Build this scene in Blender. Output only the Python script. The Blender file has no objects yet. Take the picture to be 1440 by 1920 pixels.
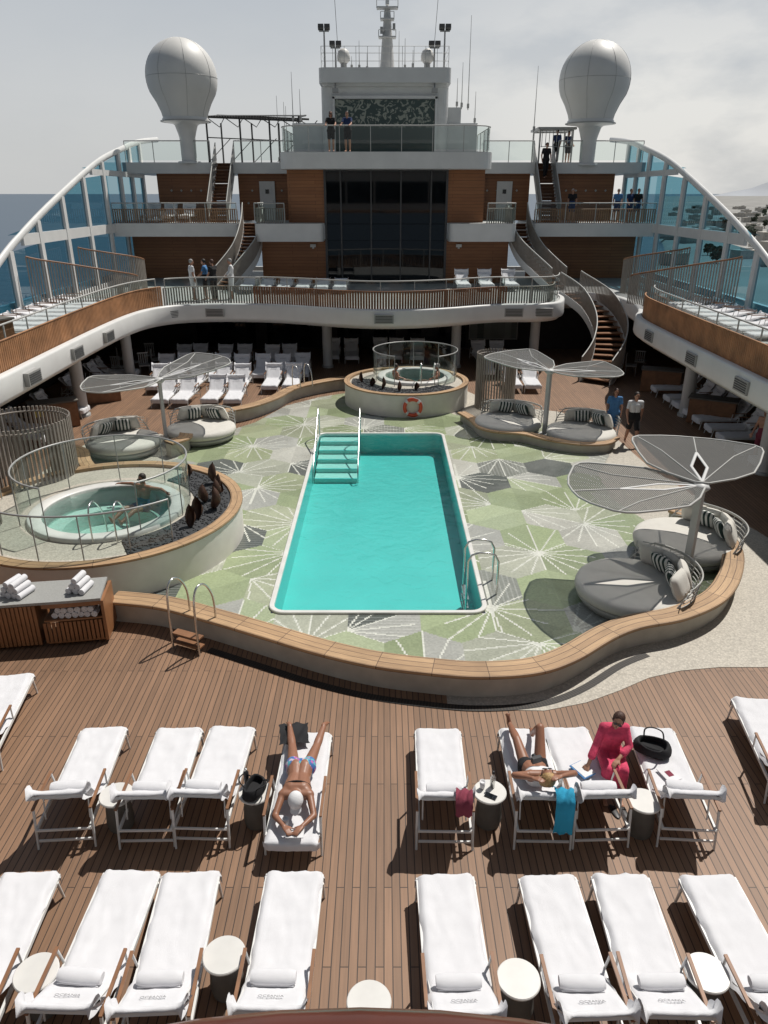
import bpy, math, random
import numpy as np
from mathutils import Vector, Matrix, noise
random.seed(7)
scene=bpy.context.scene
COL=scene.collection
R=math.radians
# ------------------------------------------------------------------ materials
def newmat(name):
    m=bpy.data.materials.new(name);m.use_nodes=True
    nt=m.node_tree
    return m,nt,nt.nodes['Principled BSDF'],nt.nodes['Material Output']
def N(nt,t,**k):
    n=nt.nodes.new(t)
    for a,b in k.items(): setattr(n,a,b)
    return n
def mat(name,col,rough=.6,metal=0,var=.12,scale=4,bump=0,bscale=60,sheen=0,coat=0,det=4,ior=None):
    m,nt,b,o=newmat(name)
    L=nt.links.new
    tc=N(nt,'ShaderNodeTexCoord')
    nz=N(nt,'ShaderNodeTexNoise');nz.inputs['Scale'].default_value=scale;nz.inputs['Detail'].default_value=det
    L(tc.outputs['Object'],nz.inputs['Vector'])
    mr=N(nt,'ShaderNodeMapRange');mr.inputs['From Min'].default_value=.25;mr.inputs['From Max'].default_value=.75
    mr.inputs['To Min'].default_value=1-var;mr.inputs['To Max'].default_value=1+var
    L(nz.outputs['Fac'],mr.inputs['Value'])
    hs=N(nt,'ShaderNodeHueSaturation');hs.inputs['Color'].default_value=(*col,1)
    L(mr.outputs['Result'],hs.inputs['Value']);L(hs.outputs['Color'],b.inputs['Base Color'])
    b.inputs['Roughness'].default_value=rough;b.inputs['Metallic'].default_value=metal
    if sheen: b.inputs['Sheen Weight'].default_value=sheen
    if coat: b.inputs['Coat Weight'].default_value=coat
    if ior: b.inputs['IOR'].default_value=ior
    if bump:
        n2=N(nt,'ShaderNodeTexNoise');n2.inputs['Scale'].default_value=bscale;n2.inputs['Detail'].default_value=3
        L(tc.outputs['Object'],n2.inputs['Vector'])
        bp=N(nt,'ShaderNodeBump');bp.inputs['Strength'].default_value=bump;bp.inputs['Distance'].default_value=.01
        L(n2.outputs['Fac'],bp.inputs['Height']);L(bp.outputs['Normal'],b.inputs['Normal'])
    return m
def brickmat(name,c1,c2,cm,bw,rh,mort,rot=0,coord='Object',rough=.55,nscale=(1.5,30,1),var=.25,offset=.37,sp=None):
    m,nt,b,o=newmat(name);L=nt.links.new
    tc=N(nt,'ShaderNodeTexCoord');mp=N(nt,'ShaderNodeMapping');mp.inputs['Rotation'].default_value=(0,0,rot)
    L(tc.outputs[coord],mp.inputs['Vector'])
    br=N(nt,'ShaderNodeTexBrick');br.offset=offset;br.inputs['Scale'].default_value=1
    br.inputs['Brick Width'].default_value=bw;br.inputs['Row Height'].default_value=rh
    br.inputs['Mortar Size'].default_value=mort;br.inputs['Mortar Smooth'].default_value=.1;br.inputs['Bias'].default_value=0
    br.inputs['Color1'].default_value=(*c1,1);br.inputs['Color2'].default_value=(*c2,1);br.inputs['Mortar'].default_value=(*cm,1)
    L(mp.outputs['Vector'],br.inputs['Vector'])
    m2=N(nt,'ShaderNodeMapping');m2.inputs['Scale'].default_value=nscale
    L(mp.outputs['Vector'],m2.inputs['Vector'])
    nz=N(nt,'ShaderNodeTexNoise');nz.inputs['Scale'].default_value=1;nz.inputs['Detail'].default_value=6
    L(m2.outputs['Vector'],nz.inputs['Vector'])
    nb=N(nt,'ShaderNodeTexNoise');nb.inputs['Scale'].default_value=.45;nb.inputs['Detail'].default_value=5
    L(mp.outputs['Vector'],nb.inputs['Vector'])
    mu=N(nt,'ShaderNodeMath',operation='ADD');L(nz.outputs['Fac'],mu.inputs[0]);L(nb.outputs['Fac'],mu.inputs[1])
    mr=N(nt,'ShaderNodeMapRange');mr.inputs['From Min'].default_value=.6;mr.inputs['From Max'].default_value=1.4
    mr.inputs['To Min'].default_value=1-var;mr.inputs['To Max'].default_value=1+var
    L(mu.outputs[0],mr.inputs['Value'])
    hs=N(nt,'ShaderNodeHueSaturation');L(br.outputs['Color'],hs.inputs['Color']);L(mr.outputs['Result'],hs.inputs['Value'])
    L(hs.outputs['Color'],b.inputs['Base Color']);b.inputs['Roughness'].default_value=rough
    bp=N(nt,'ShaderNodeBump');bp.inputs['Strength'].default_value=.4;bp.inputs['Distance'].default_value=.004;bp.invert=True
    L(br.outputs['Fac'],bp.inputs['Height']);L(bp.outputs['Normal'],b.inputs['Normal'])
    return m
def glassmat(name,tint,refl=1.45,rough=.02,base=.05):
    m,nt,b,o=newmat(name);L=nt.links.new
    nt.nodes.remove(b)
    tr=N(nt,'ShaderNodeBsdfTransparent');tr.inputs['Color'].default_value=(*tint,1)
    gl=N(nt,'ShaderNodeBsdfGlossy');gl.inputs['Roughness'].default_value=rough
    fr=N(nt,'ShaderNodeLayerWeight');fr.inputs['Blend'].default_value=.5
    pw=N(nt,'ShaderNodeMath',operation='POWER');pw.inputs[1].default_value=4.5;L(fr.outputs['Facing'],pw.inputs[0])
    mr=N(nt,'ShaderNodeMapRange');mr.inputs['To Min'].default_value=base;mr.inputs['To Max'].default_value=1
    L(pw.outputs[0],mr.inputs['Value'])
    mx=N(nt,'ShaderNodeMixShader');L(mr.outputs['Result'],mx.inputs[0]);L(tr.outputs[0],mx.inputs[1]);L(gl.outputs[0],mx.inputs[2])
    L(mx.outputs[0],o.inputs['Surface'])
    return m,nt,gl,fr
def watermat(name,tint,scale=3.5,strength=.35):
    m,nt,gl,fr=glassmat(name,tint,1.33,.03,.025)
    L=nt.links.new
    tc=N(nt,'ShaderNodeTexCoord');nz=N(nt,'ShaderNodeTexNoise');nz.inputs['Scale'].default_value=scale;nz.inputs['Detail'].default_value=3;nz.inputs['Distortion'].default_value=.6
    L(tc.outputs['Object'],nz.inputs['Vector'])
    bp=N(nt,'ShaderNodeBump');bp.inputs['Strength'].default_value=strength;bp.inputs['Distance'].default_value=.05
    L(nz.outputs['Fac'],bp.inputs['Height']);L(bp.outputs['Normal'],gl.inputs['Normal']);L(bp.outputs['Normal'],fr.inputs['Normal'])
    return m
M={}
M['white']=mat('white_paint',(.68,.68,.665),.4,var=.06,scale=1.5)
M['offwhite']=mat('offwhite_paint',(.55,.55,.54),.5,var=.08,scale=1)
M['deck']=brickmat('teak_deck',(.255,.148,.088),(.195,.113,.067),(.04,.023,.015),2.6,.092,.006,rot=R(90),var=.24)
M['bench']=brickmat('bench_teak',(.46,.30,.165),(.33,.205,.11),(.10,.06,.035),.9,.125,.006,coord='UV',nscale=(3,40,1),offset=.0,rough=.6,var=.35)
M['woodwall']=brickmat('wood_wall',(.31,.128,.050),(.26,.104,.040),(.06,.025,.012),3.5,.16,.006,coord='UV',nscale=(1,25,1),rough=.45)
M['wood']=mat('brown_wood',(.22,.105,.05),.5,var=.25,scale=5)
M['slat']=mat('slat_wood',(.34,.165,.075),.6,var=.35,scale=2)
M['darkslat']=mat('dark_slat_wood',(.20,.09,.042),.6,var=.3,scale=2)
M['greyslat']=mat('taupe_metal_slat',(.27,.24,.21),.5,var=.15)
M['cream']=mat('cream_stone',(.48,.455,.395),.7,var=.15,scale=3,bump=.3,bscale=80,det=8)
M['tubwall']=mat('pale_plaster_wall',(.68,.66,.60),.7,var=.08,scale=2.5,bump=.3,bscale=80,det=8)
M['steel']=mat('brushed_steel',(.62,.62,.6),.25,metal=.9,var=.05)
M['greymetal']=mat('grey_metal',(.36,.36,.35),.4,metal=.2,var=.06)
M['mesh']=mat('grey_perforated_metal',(.105,.105,.10),.9,var=.06)
M['rim']=mat('pale_metal_rim',(.42,.42,.40),.5,var=.06)
M['black']=mat('black_plastic',(.018,.018,.02),.45,var=.1)
M['dark']=mat('dark_interior',(.03,.026,.024),.7,var=.2)
M['ceil']=mat('ceiling_paint',(.16,.15,.14),.7,var=.05)
M['towel']=mat('white_towel',(.68,.68,.70),.95,var=.05,scale=5,bump=.5,bscale=180,sheen=.2)
M['cushion']=mat('grey_fabric',(.62,.60,.55),.95,var=.05,bump=.5,bscale=220,sheen=.1)
M['drum']=mat('dark_drum',(.13,.12,.105),.8,var=.15,bump=.4,bscale=50)
M['marble']=mat('white_marble',(.66,.65,.62),.35,var=.1,scale=3,det=8)
M['counter']=mat('grey_stone',(.30,.30,.285),.5,var=.15,scale=40,det=8)
M['floorgrey']=mat('grey_deck_coating',(.36,.37,.36),.7,var=.12,scale=2)
M['turq']=mat('turquoise_tiles',(.085,.52,.49),.3,var=.05,scale=1.2)
M['turqlight']=mat('pale_turquoise_tiles',(.32,.68,.62),.3,var=.03,scale=2)
M['tubbase']=mat('pale_tub_tiles',(.46,.62,.56),.3,var=.04)
M['seal']=mat('rope_dark',(.05,.05,.05),.6)
M['orange']=mat('orange_red_plastic',(.65,.09,.04),.4,var=.1)
M['yellow']=mat('yellow_plastic',(.7,.5,.05),.5)
M['bronze']=mat('bronze_sculpture',(.085,.045,.03),.45,metal=.3,var=.3)
M['gravel']=mat('dark_gravel',(.035,.037,.04),.7,var=.6,scale=40,bump=1.0,bscale=30)
M['gglass'],_,_,_=glassmat('clear_glass',(.84,.91,.89),base=.05)
M['bglass'],_,_,_=glassmat('blue_tinted_glass',(.20,.46,.58),base=.10)
M['dglass']=mat('dark_glass',(.006,.008,.010),.03,var=.2,ior=1.55)
M['water']=watermat('pool_water',(.93,1,.995),2.6,.5)
M['tubwater']=watermat('tub_water',(.85,.97,.95),7,.8)
M['dome']=mat('dome_fibreglass',(.66,.65,.62),.5,var=.05,scale=.8)
M['navy']=mat('navy_cloth',(.02,.04,.12),.9)
M['blackcloth']=mat('black_cloth',(.012,.012,.014),.9)
M['turqcloth']=mat('turquoise_cloth',(.02,.26,.42),.95,bump=.4)
M['maroon']=mat('maroon_cloth',(.20,.035,.06),.95,bump=.4)
M['pink']=mat('coral_pink_dress',(.60,.055,.125),.85,var=.35,scale=9,bump=1.0,bscale=16)
M['whitecloth']=mat('white_cloth',(.68,.68,.69),.9,bump=.3)
M['bluecloth']=mat('blue_cloth',(.07,.20,.42),.9,bump=.3)
M['red']=mat('red_cloth',(.4,.03,.03),.9)
M['skin']=mat('skin',(.42,.22,.145),.5,var=.08,scale=6)
M['skintan']=mat('tanned_skin',(.27,.125,.075),.45,var=.1,scale=6)
M['lips']=mat('lips',(.30,.07,.06),.5)
M['eye']=mat('eye_dark',(.02,.015,.012),.3)
M['hairbrown']=mat('brown_hair',(.06,.025,.015),.6,var=.4,scale=30,bump=.8,bscale=60)
M['hairgrey']=mat('grey_hair',(.3,.29,.28),.7,var=.3,scale=30)
M['hairblond']=mat('blond_hair',(.38,.24,.10),.6,var=.4,scale=30,bump=.8,bscale=60)
M['hairdark']=mat('dark_hair',(.02,.014,.01),.6,var=.3,scale=30)
def stripemat():
    m,nt,b,o=newmat('striped_fabric');L=nt.links.new
    tc=N(nt,'ShaderNodeTexCoord');sx=N(nt,'ShaderNodeSeparateXYZ');L(tc.outputs['Object'],sx.inputs[0])
    mu=N(nt,'ShaderNodeMath',operation='MULTIPLY');mu.inputs[1].default_value=9.5;L(sx.outputs['X'],mu.inputs[0])
    fr=N(nt,'ShaderNodeMath',operation='FRACT');L(mu.outputs[0],fr.inputs[0])
    gt=N(nt,'ShaderNodeMath',operation='GREATER_THAN');gt.inputs[1].default_value=.5;L(fr.outputs[0],gt.inputs[0])
    mx=N(nt,'ShaderNodeMix',data_type='RGBA');L(gt.outputs[0],mx.inputs[0])
    mx.inputs[6].default_value=(.6,.6,.57,1);mx.inputs[7].default_value=(.02,.04,.035,1)
    L(mx.outputs[2],b.inputs['Base Color']);b.inputs['Roughness'].default_value=.9
    return m
M['stripe']=stripemat()
def patternmat():
    m,nt,b,o=newmat('patterned_swim_fabric');L=nt.links.new
    tc=N(nt,'ShaderNodeTexCoord');vo=N(nt,'ShaderNodeTexVoronoi');vo.inputs['Scale'].default_value=24;L(tc.outputs['Object'],vo.inputs['Vector'])
    s_=N(nt,'ShaderNodeSeparateColor');L(vo.outputs['Color'],s_.inputs[0])
    cr=N(nt,'ShaderNodeValToRGB');cr.color_ramp.interpolation='CONSTANT';e=cr.color_ramp.elements
    e[0].color=(.05,.14,.38,1);e[1].position=.35;e[1].color=(.42,.12,.34,1);q=e.new(.6);q.color=(.10,.36,.42,1);q=e.new(.8);q.color=(.5,.42,.5,1)
    L(s_.outputs[0],cr.inputs[0]);L(cr.outputs[0],b.inputs['Base Color']);b.inputs['Roughness'].default_value=.8
    return m
M['pattern']=patternmat()
def pebblemat():
    m,nt,b,o=newmat('pebble_paving');L=nt.links.new
    tc=N(nt,'ShaderNodeTexCoord');vo=N(nt,'ShaderNodeTexVoronoi');vo.inputs['Scale'].default_value=30
    L(tc.outputs['Object'],vo.inputs['Vector'])
    cr=N(nt,'ShaderNodeValToRGB');e=cr.color_ramp.elements
    e[0].color=(.50,.465,.395,1);e[1].color=(.36,.33,.28,1);e[1].position=.8
    L(vo.outputs['Distance'],cr.inputs[0])
    sx=N(nt,'ShaderNodeSeparateColor');L(vo.outputs['Color'],sx.inputs[0])
    nz=N(nt,'ShaderNodeTexNoise');nz.inputs['Scale'].default_value=.9;nz.inputs['Detail'].default_value=6;L(tc.outputs['Object'],nz.inputs['Vector'])
    ad=N(nt,'ShaderNodeMath',operation='ADD');L(sx.outputs[0],ad.inputs[0]);L(nz.outputs['Fac'],ad.inputs[1])
    mr=N(nt,'ShaderNodeMapRange');mr.inputs['From Max'].default_value=1.5;mr.inputs['To Min'].default_value=.72;mr.inputs['To Max'].default_value=1.18
    L(ad.outputs[0],mr.inputs[0])
    hs=N(nt,'ShaderNodeHueSaturation');L(cr.outputs[0],hs.inputs['Color']);L(mr.outputs[0],hs.inputs['Value']);L(hs.outputs[0],b.inputs['Base Color'])
    bp=N(nt,'ShaderNodeBump');bp.inputs['Strength'].default_value=.35;bp.inputs['Distance'].default_value=.008;bp.invert=True
    L(vo.outputs['Distance'],bp.inputs['Height']);L(bp.outputs[0],b.inputs['Normal']);b.inputs['Roughness'].default_value=.6
    return m
M['pebble']=pebblemat()
def mosaicmat():
    m,nt,b,o=newmat('mosaic_tiles');L=nt.links.new
    at=N(nt,'ShaderNodeAttribute');at.attribute_name='col'
    L(at.outputs['Color'],b.inputs['Base Color']);
    tc=N(nt,'ShaderNodeTexCoord');nz=N(nt,'ShaderNodeTexNoise');nz.inputs['Scale'].default_value=.6;nz.inputs['Detail'].default_value=5;L(tc.outputs['Object'],nz.inputs['Vector'])
    mr=N(nt,'ShaderNodeMapRange');mr.inputs['From Min'].default_value=.4;mr.inputs['From Max'].default_value=.6;mr.inputs['To Min'].default_value=.10;mr.inputs['To Max'].default_value=.5
    L(nz.outputs['Fac'],mr.inputs[0]);L(mr.outputs[0],b.inputs['Roughness'])
    return m
M['mosaic']=mosaicmat()
def seamat():
    m,nt,b,o=newmat('sea_water');L=nt.links.new
    b.inputs['Base Color'].default_value=(.035,.065,.10,1);b.inputs['Roughness'].default_value=.35
    tc=N(nt,'ShaderNodeTexCoord');nz=N(nt,'ShaderNodeTexNoise');nz.inputs['Scale'].default_value=.12;nz.inputs['Detail'].default_value=8;L(tc.outputs['Object'],nz.inputs['Vector'])
    bp=N(nt,'ShaderNodeBump');bp.inputs['Strength'].default_value=.6;bp.inputs['Distance'].default_value=1
    L(nz.outputs['Fac'],bp.inputs['Height']);L(bp.outputs[0],b.inputs['Normal'])
    return m
M['sea']=seamat()
def reliefmat():
    m,nt,b,o=newmat('relief_panel');L=nt.links.new
    tc=N(nt,'ShaderNodeTexCoord');nz=N(nt,'ShaderNodeTexNoise');nz.inputs['Scale'].default_value=3.4;nz.inputs['Detail'].default_value=7;nz.inputs['Distortion'].default_value=1.6
    L(tc.outputs['Object'],nz.inputs['Vector'])
    sx=N(nt,'ShaderNodeSeparateXYZ');L(tc.outputs['Object'],sx.inputs[0])
    mr=N(nt,'ShaderNodeMapRange');mr.inputs['From Min'].default_value=10.55;mr.inputs['From Max'].default_value=10.75;L(sx.outputs['Z'],mr.inputs[0])
    cr=N(nt,'ShaderNodeValToRGB');e=cr.color_ramp.elements;e[0].position=.52;e[0].color=(0,0,0,1);e[1].position=.56;e[1].color=(1,1,1,1)
    L(nz.outputs['Fac'],cr.inputs[0])
    mu=N(nt,'ShaderNodeMath',operation='MULTIPLY');L(mr.outputs[0],mu.inputs[0]);L(cr.outputs[0],mu.inputs[1])
    mx=N(nt,'ShaderNodeMix',data_type='RGBA');L(mu.outputs[0],mx.inputs[0]);mx.inputs[6].default_value=(.05,.075,.07,1);mx.inputs[7].default_value=(.30,.32,.27,1)
    L(mx.outputs[2],b.inputs['Base Color']);b.inputs['Roughness'].default_value=.6
    return m
M['relief']=reliefmat()
# ------------------------------------------------------------------ mesh builder
class MB:
    def __init__(s): s.v=[];s.f=[];s.mi=[];s.sm=[];s.uv=[];s.hasuv=False
    def add(s,vs,fs,mi=0,sm=False,uvs=None):
        o=len(s.v);s.v+= [tuple(x) for x in vs]
        for i,f in enumerate(fs):
            s.f.append([o+k for k in f]);s.mi.append(mi);s.sm.append(sm)
            if uvs: s.uv.append([uvs[k] for k in f]);s.hasuv=True
            else: s.uv.append(None)
    def box(s,c,d,rz=0,mi=0,M4=None,bev=0):
        x,y,z=d[0]/2,d[1]/2,d[2]/2
        vs=[Vector((a*x,b*y,e*z)) for a in(-1,1) for b in(-1,1) for e in(-1,1)]
        Rm=M4 if M4 is not None else Matrix.Rotation(rz,3,'Z')
        vs=[Rm@v+Vector(c) for v in vs]
        s.add(vs,[(0,1,3,2),(4,6,7,5),(0,4,5,1),(2,3,7,6),(0,2,6,4),(1,5,7,3)],mi)
    def wall(s,x0,x1,y,z0,z1,th=.1,mi=0):
        vs=[(x0,y,z0),(x1,y,z0),(x1,y,z1),(x0,y,z1),(x0,y+th,z0),(x1,y+th,z0),(x1,y+th,z1),(x0,y+th,z1)]
        uv=[(a[0],a[2]) for a in vs]
        s.add(vs,[(0,1,2,3),(5,4,7,6),(4,0,3,7),(1,5,6,2),(3,2,6,7),(4,5,1,0)],mi,False,uv)
    def prism(s,poly,z0,z1,mi=0):
        n=len(poly)
        vs=[(p[0],p[1],z0) for p in poly]+[(p[0],p[1],z1) for p in poly]
        fs=[list(range(n,2*n)),list(range(n-1,-1,-1))]+[(i,(i+1)%n,n+(i+1)%n,n+i) for i in range(n)]
        s.add(vs,fs,mi)
    def cyl(s,p0,p1,r0,r1=None,n=10,mi=0,cap=True,sm=True):
        if r1 is None:r1=r0
        p0=Vector(p0);p1=Vector(p1);d=(p1-p0)
        if d.length<1e-6:return
        d.normalize();a=d.orthogonal().normalized();b=d.cross(a)
        vs=[]
        for p,r in((p0,r0),(p1,r1)):
            for i in range(n):
                t=2*math.pi*i/n;vs.append(p+(a*math.cos(t)+b*math.sin(t))*r)
        s.add(vs,[(i,(i+1)%n,n+(i+1)%n,n+i) for i in range(n)],mi,sm)
        if cap:
            s.add(vs[:n],[list(range(n-1,-1,-1))],mi);s.add(vs[n:],[list(range(n))],mi)
    def tube(s,path,r,n=8,closed=False,mi=0,flat=None):
        P=[Vector(p) for p in path];k=len(P);vs=[]
        prev=None
        for i,p in enumerate(P):
            if closed: t=(P[(i+1)%k]-P[i-1])
            else: t=P[min(i+1,k-1)]-P[max(i-1,0)]
            if t.length<1e-9:t=Vector((0,0,1))
            t.normalize()
            if prev is None:
                a=Vector((0,0,1)).cross(t)
                if a.length<.05:a=Vector((1,0,0)).cross(t)
            else: a=prev-t*prev.dot(t)
            a.normalize();prev=a;b=t.cross(a)
            for j in range(n):
                q=2*math.pi*j/n;vs.append(p+(a*math.cos(q)*(flat[0] if flat else r)+b*math.sin(q)*(flat[1] if flat else r)))
        fs=[]
        for i in range(k if closed else k-1):
            i2=(i+1)%k
            for j in range(n): fs.append((i*n+j,i*n+(j+1)%n,i2*n+(j+1)%n,i2*n+j))
        s.add(vs,fs,mi,True)
        if not closed:
            s.add(vs[:n],[list(range(n-1,-1,-1))],mi);s.add(vs[-n:],[list(range(n))],mi)
    def lathe(s,prof,c=(0,0,0),n=32,mi=0,sm=True,a0=0,a1=2*math.pi,split=False):
        full=abs(a1-a0-2*math.pi)<1e-6
        cols=n if full else n+1
        segs=[(i,i+1) for i in range(len(prof)-1)]
        if not split: groups=[list(range(len(prof)))]
        else: groups=[list(g) for g in segs]
        for g in groups:
            vs=[]
            for k in g:
                r,z=prof[k]
                for j in range(cols):
                    t=a0+(a1-a0)*j/n;vs.append((c[0]+r*math.cos(t),c[1]+r*math.sin(t),c[2]+z))
            fs=[]
            for k in range(len(g)-1):
                for j in range(n):
                    j2=(j+1)%cols;fs.append((k*cols+j,k*cols+j2,(k+1)*cols+j2,(k+1)*cols+j))
            uv=[( (i%cols)/n*(a1-a0)*max(prof[g[0]][0],prof[g[-1]][0]), (0 if i<cols else 1)*math.dist(prof[g[0]],prof[g[-1]])) for i in range(len(vs))]
            s.add(vs,fs,mi,sm,uv)
    def sweep(s,path,sec,mi=0,closed=False,share=False,secclosed=True):
        P=[Vector((p[0],p[1],p[2] if len(p)>2 else 0)) for p in path];k=len(P)
        right=[];ln=[0]
        for i in range(k):
            t=(P[(i+1)%k]-P[i-1]) if closed else (P[min(i+1,k-1)]-P[max(i-1,0)])
            t.z=0;t.normalize();right.append(Vector((t.y,-t.x,0)))
            if i: ln.append(ln[-1]+(P[i]-P[i-1]).length)
        m=len(sec);segs=[(i,(i+1)%m) for i in range(m if secclosed else m-1)]
        for a,b in segs:
            vs=[];uv=[];w=math.dist(sec[a],sec[b])
            for i in range(k):
                for q,e in((a,0),(b,w)):
                    vs.append(P[i]+right[i]*sec[q][0]+Vector((0,0,sec[q][1])));uv.append((ln[i],e))
            fs=[(2*i,2*i+1,2*((i+1)%k)+1,2*((i+1)%k)) for i in range(k if closed else k-1)]
            s.add(vs,fs,mi,True,uv)
        if not closed and secclosed:
            for i in(0,k-1):
                s.add([P[i]+right[i]*o+Vector((0,0,z)) for o,z in sec],[list(range(m))],mi)
    def ell(s,c,r,M3=None,nu=16,nv=10,mi=0):
        vs=[];c=Vector(c)
        for i in range(nv+1):
            ph=math.pi*i/nv
            for j in range(nu):
                th=2*math.pi*j/nu
                q=Vector((r[0]*math.sin(ph)*math.cos(th),r[1]*math.sin(ph)*math.sin(th),r[2]*math.cos(ph)))
                if M3 is not None:q=M3@q
                vs.append(c+q)
        fs=[(i*nu+j,(i+1)*nu+j,(i+1)*nu+(j+1)%nu,i*nu+(j+1)%nu) for i in range(nv) for j in range(nu)]
        s.add(vs,fs,mi,True)
    def caps(s,p0,p1,r0,r1=None):
        if r1 is None:r1=r0
        s.ell(p0,(r0,)*3,nu=12,nv=8);s.ell(p1,(r1,)*3,nu=12,nv=8);s.cyl(p0,p1,r0,r1,12)
    def slats(s,path,h,step=.11,w=.055,th=.03,z0=0,mi=0,hf=None):
        P=resample(path,step)
        for i,p in enumerate(P):
            q=P[min(i+1,len(P)-1)];r=P[max(i-1,0)]
            an=math.atan2(q[1]-r[1],q[0]-r[0])
            hh=h if hf is None else hf(i/len(P))
            s.box((p[0],p[1],p[2]+z0+hh/2),(w,th,hh),an,mi)
    def mesh(s,name,mats):
        me=bpy.data.meshes.new(name)
        me.from_pydata(s.v,[],s.f)
        for m in mats: me.materials.append(M[m] if isinstance(m,str) else m)
        me.polygons.foreach_set('material_index',s.mi)
        me.polygons.foreach_set('use_smooth',s.sm)
        if s.hasuv:
            ul=me.uv_layers.new(name='UVMap');k=0;buf=[]
            for f,u in zip(s.f,s.uv):
                for a in range(len(f)): buf+= list(u[a]) if u else [0,0]
            ul.data.foreach_set('uv',buf)
        me.update()
        return me
def resample(P,step):
    P=[Vector((p[0],p[1],p[2] if len(p)>2 else 0)) for p in P]
    ln=[0]
    for a,b in zip(P,P[1:]): ln.append(ln[-1]+(b-a).length)
    n=max(1,int(round(ln[-1]/step)));out=[];j=0
    for i in range(n+1):
        d=ln[-1]*i/n
        while j<len(P)-2 and ln[j+1]<d:j+=1
        t=(d-ln[j])/max(1e-9,ln[j+1]-ln[j]);out.append(P[j].lerp(P[j+1],min(1,t)))
    return out
def cat(P,n=6,closed=False):
    P=[Vector((p[0],p[1],p[2] if len(p)>2 else 0)) for p in P];k=len(P);out=[]
    for i in range(k if closed else k-1):
        if closed:a,b,c,d=P[i-1],P[i],P[(i+1)%k],P[(i+2)%k]
        else:a,b,c,d=P[max(i-1,0)],P[i],P[i+1],P[min(i+2,k-1)]
        for j in range(n):
            t=j/n
            out.append(.5*((2*b)+(c-a)*t+(2*a-5*b+4*c-d)*t*t+(3*b-a-3*c+d)*t**3))
    if not closed: out.append(P[-1])
    return out
def offset(P,o,dz=0):
    out=[]
    for i,p in enumerate(P):
        t=P[min(i+1,len(P)-1)]-P[max(i-1,0)];t.z=0;t.normalize()
        out.append(p+Vector((t.y,-t.x,0))*o+Vector((0,0,dz)))
    return out
def thing(name,label,catg,loc=(0,0,0),rz=0,group=None,mb=None,mats=None,kind=None):
    ob=bpy.data.objects.new(name,mb.mesh(name,mats) if mb else None)
    ob.location=loc;ob.rotation_euler=(0,0,rz)
    if not mb: ob.empty_display_size=.2
    if label: ob['label']=label
    if catg: ob['category']=catg
    if group: ob['group']=group
    if kind: ob['kind']=kind
    COL.objects.link(ob);return ob
def part(parent,name,mb,mats,label=None,loc=(0,0,0),rot=None,kind=None):
    me=mb.mesh(name,mats) if isinstance(mb,MB) else mb
    ob=bpy.data.objects.new(name,me);ob.parent=parent;ob.location=loc
    if rot: ob.rotation_euler=rot
    if label: ob['label']=label
    if kind: ob['kind']=kind
    COL.objects.link(ob);return ob
def clone(root,loc,rz=0,label=None):
    def rec(o,par):
        c=o.copy();COL.objects.link(c)
        if par is not None: c.parent=par
        for ch in o.children: rec(ch,c)
        return c
    c=rec(root,None);c.location=loc;c.rotation_euler=(0,0,rz)
    if label:c['label']=label
    return c
# ------------------------------------------------------------------ camera, light, world
cd=bpy.data.cameras.new('camera');cam=bpy.data.objects.new('camera',cd);COL.objects.link(cam)
cam.location=(0,0,7.4);cam.rotation_euler=(R(90-23.3),0,0)
cd.sensor_fit='VERTICAL';cd.sensor_height=36;cd.lens=26;cd.clip_end=60000;cd.clip_start=.05
scene.camera=cam
sd=Vector((.40,.42,1)).normalized()   # direction towards the sun
sl=bpy.data.lights.new('sun','SUN');sl.energy=4.5;sl.angle=R(.6);sl.color=(1,.955,.89)
so=bpy.data.objects.new('sun',sl);COL.objects.link(so);so.rotation_euler=sd.to_track_quat('Z','Y').to_euler();so.location=(10,10,40)
scene.view_settings.view_transform='Standard';scene.view_settings.look='None';scene.view_settings.exposure=0
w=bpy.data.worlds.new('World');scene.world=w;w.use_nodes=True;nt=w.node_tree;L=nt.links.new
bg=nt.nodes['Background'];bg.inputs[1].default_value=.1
sk=N(nt,'ShaderNodeTexSky',sky_type='NISHITA');sk.sun_disc=False
sk.sun_elevation=math.asin(sd.z);sk.sun_rotation=math.atan2(sd.x,sd.y);sk.dust_density=3
tc=N(nt,'ShaderNodeTexCoord');sx=N(nt,'ShaderNodeSeparateXYZ');L(tc.outputs['Generated'],sx.inputs[0])
cr=N(nt,'ShaderNodeValToRGB');e=cr.color_ramp.elements
e[0].position=0;e[0].color=(.63,.64,.64,1);e[1].position=1;e[1].color=(.13,.16,.21,1)
e2=cr.color_ramp.elements.new(.10);e2.color=(.64,.655,.665,1);e2=cr.color_ramp.elements.new(.30);e2.color=(.46,.51,.57,1);e2=cr.color_ramp.elements.new(.5);e2.color=(.20,.24,.30,1)
L(sx.outputs['Z'],cr.inputs[0])
mp=N(nt,'ShaderNodeMapping');mp.inputs['Scale'].default_value=(2.2,2.2,5.5);mp.inputs['Location'].default_value=(.4,0,.2);L(tc.outputs['Generated'],mp.inputs[0])
nz=N(nt,'ShaderNodeTexNoise');nz.inputs['Scale'].default_value=1.7;nz.inputs['Detail'].default_value=8;nz.inputs['Roughness'].default_value=.55;L(mp.outputs[0],nz.inputs['Vector'])
c2=N(nt,'ShaderNodeValToRGB');e=c2.color_ramp.elements;e[0].position=.42;e[0].color=(0,0,0,1);e[1].position=.56;e[1].color=(1,1,1,1);L(nz.outputs['Fac'],c2.inputs[0])
mm=N(nt,'ShaderNodeMapRange');mm.inputs['From Min'].default_value=-.10;mm.inputs['From Max'].default_value=.25;mm.inputs['To Min'].default_value=.10;mm.inputs['To Max'].default_value=1;L(sx.outputs['X'],mm.inputs[0])
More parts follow.
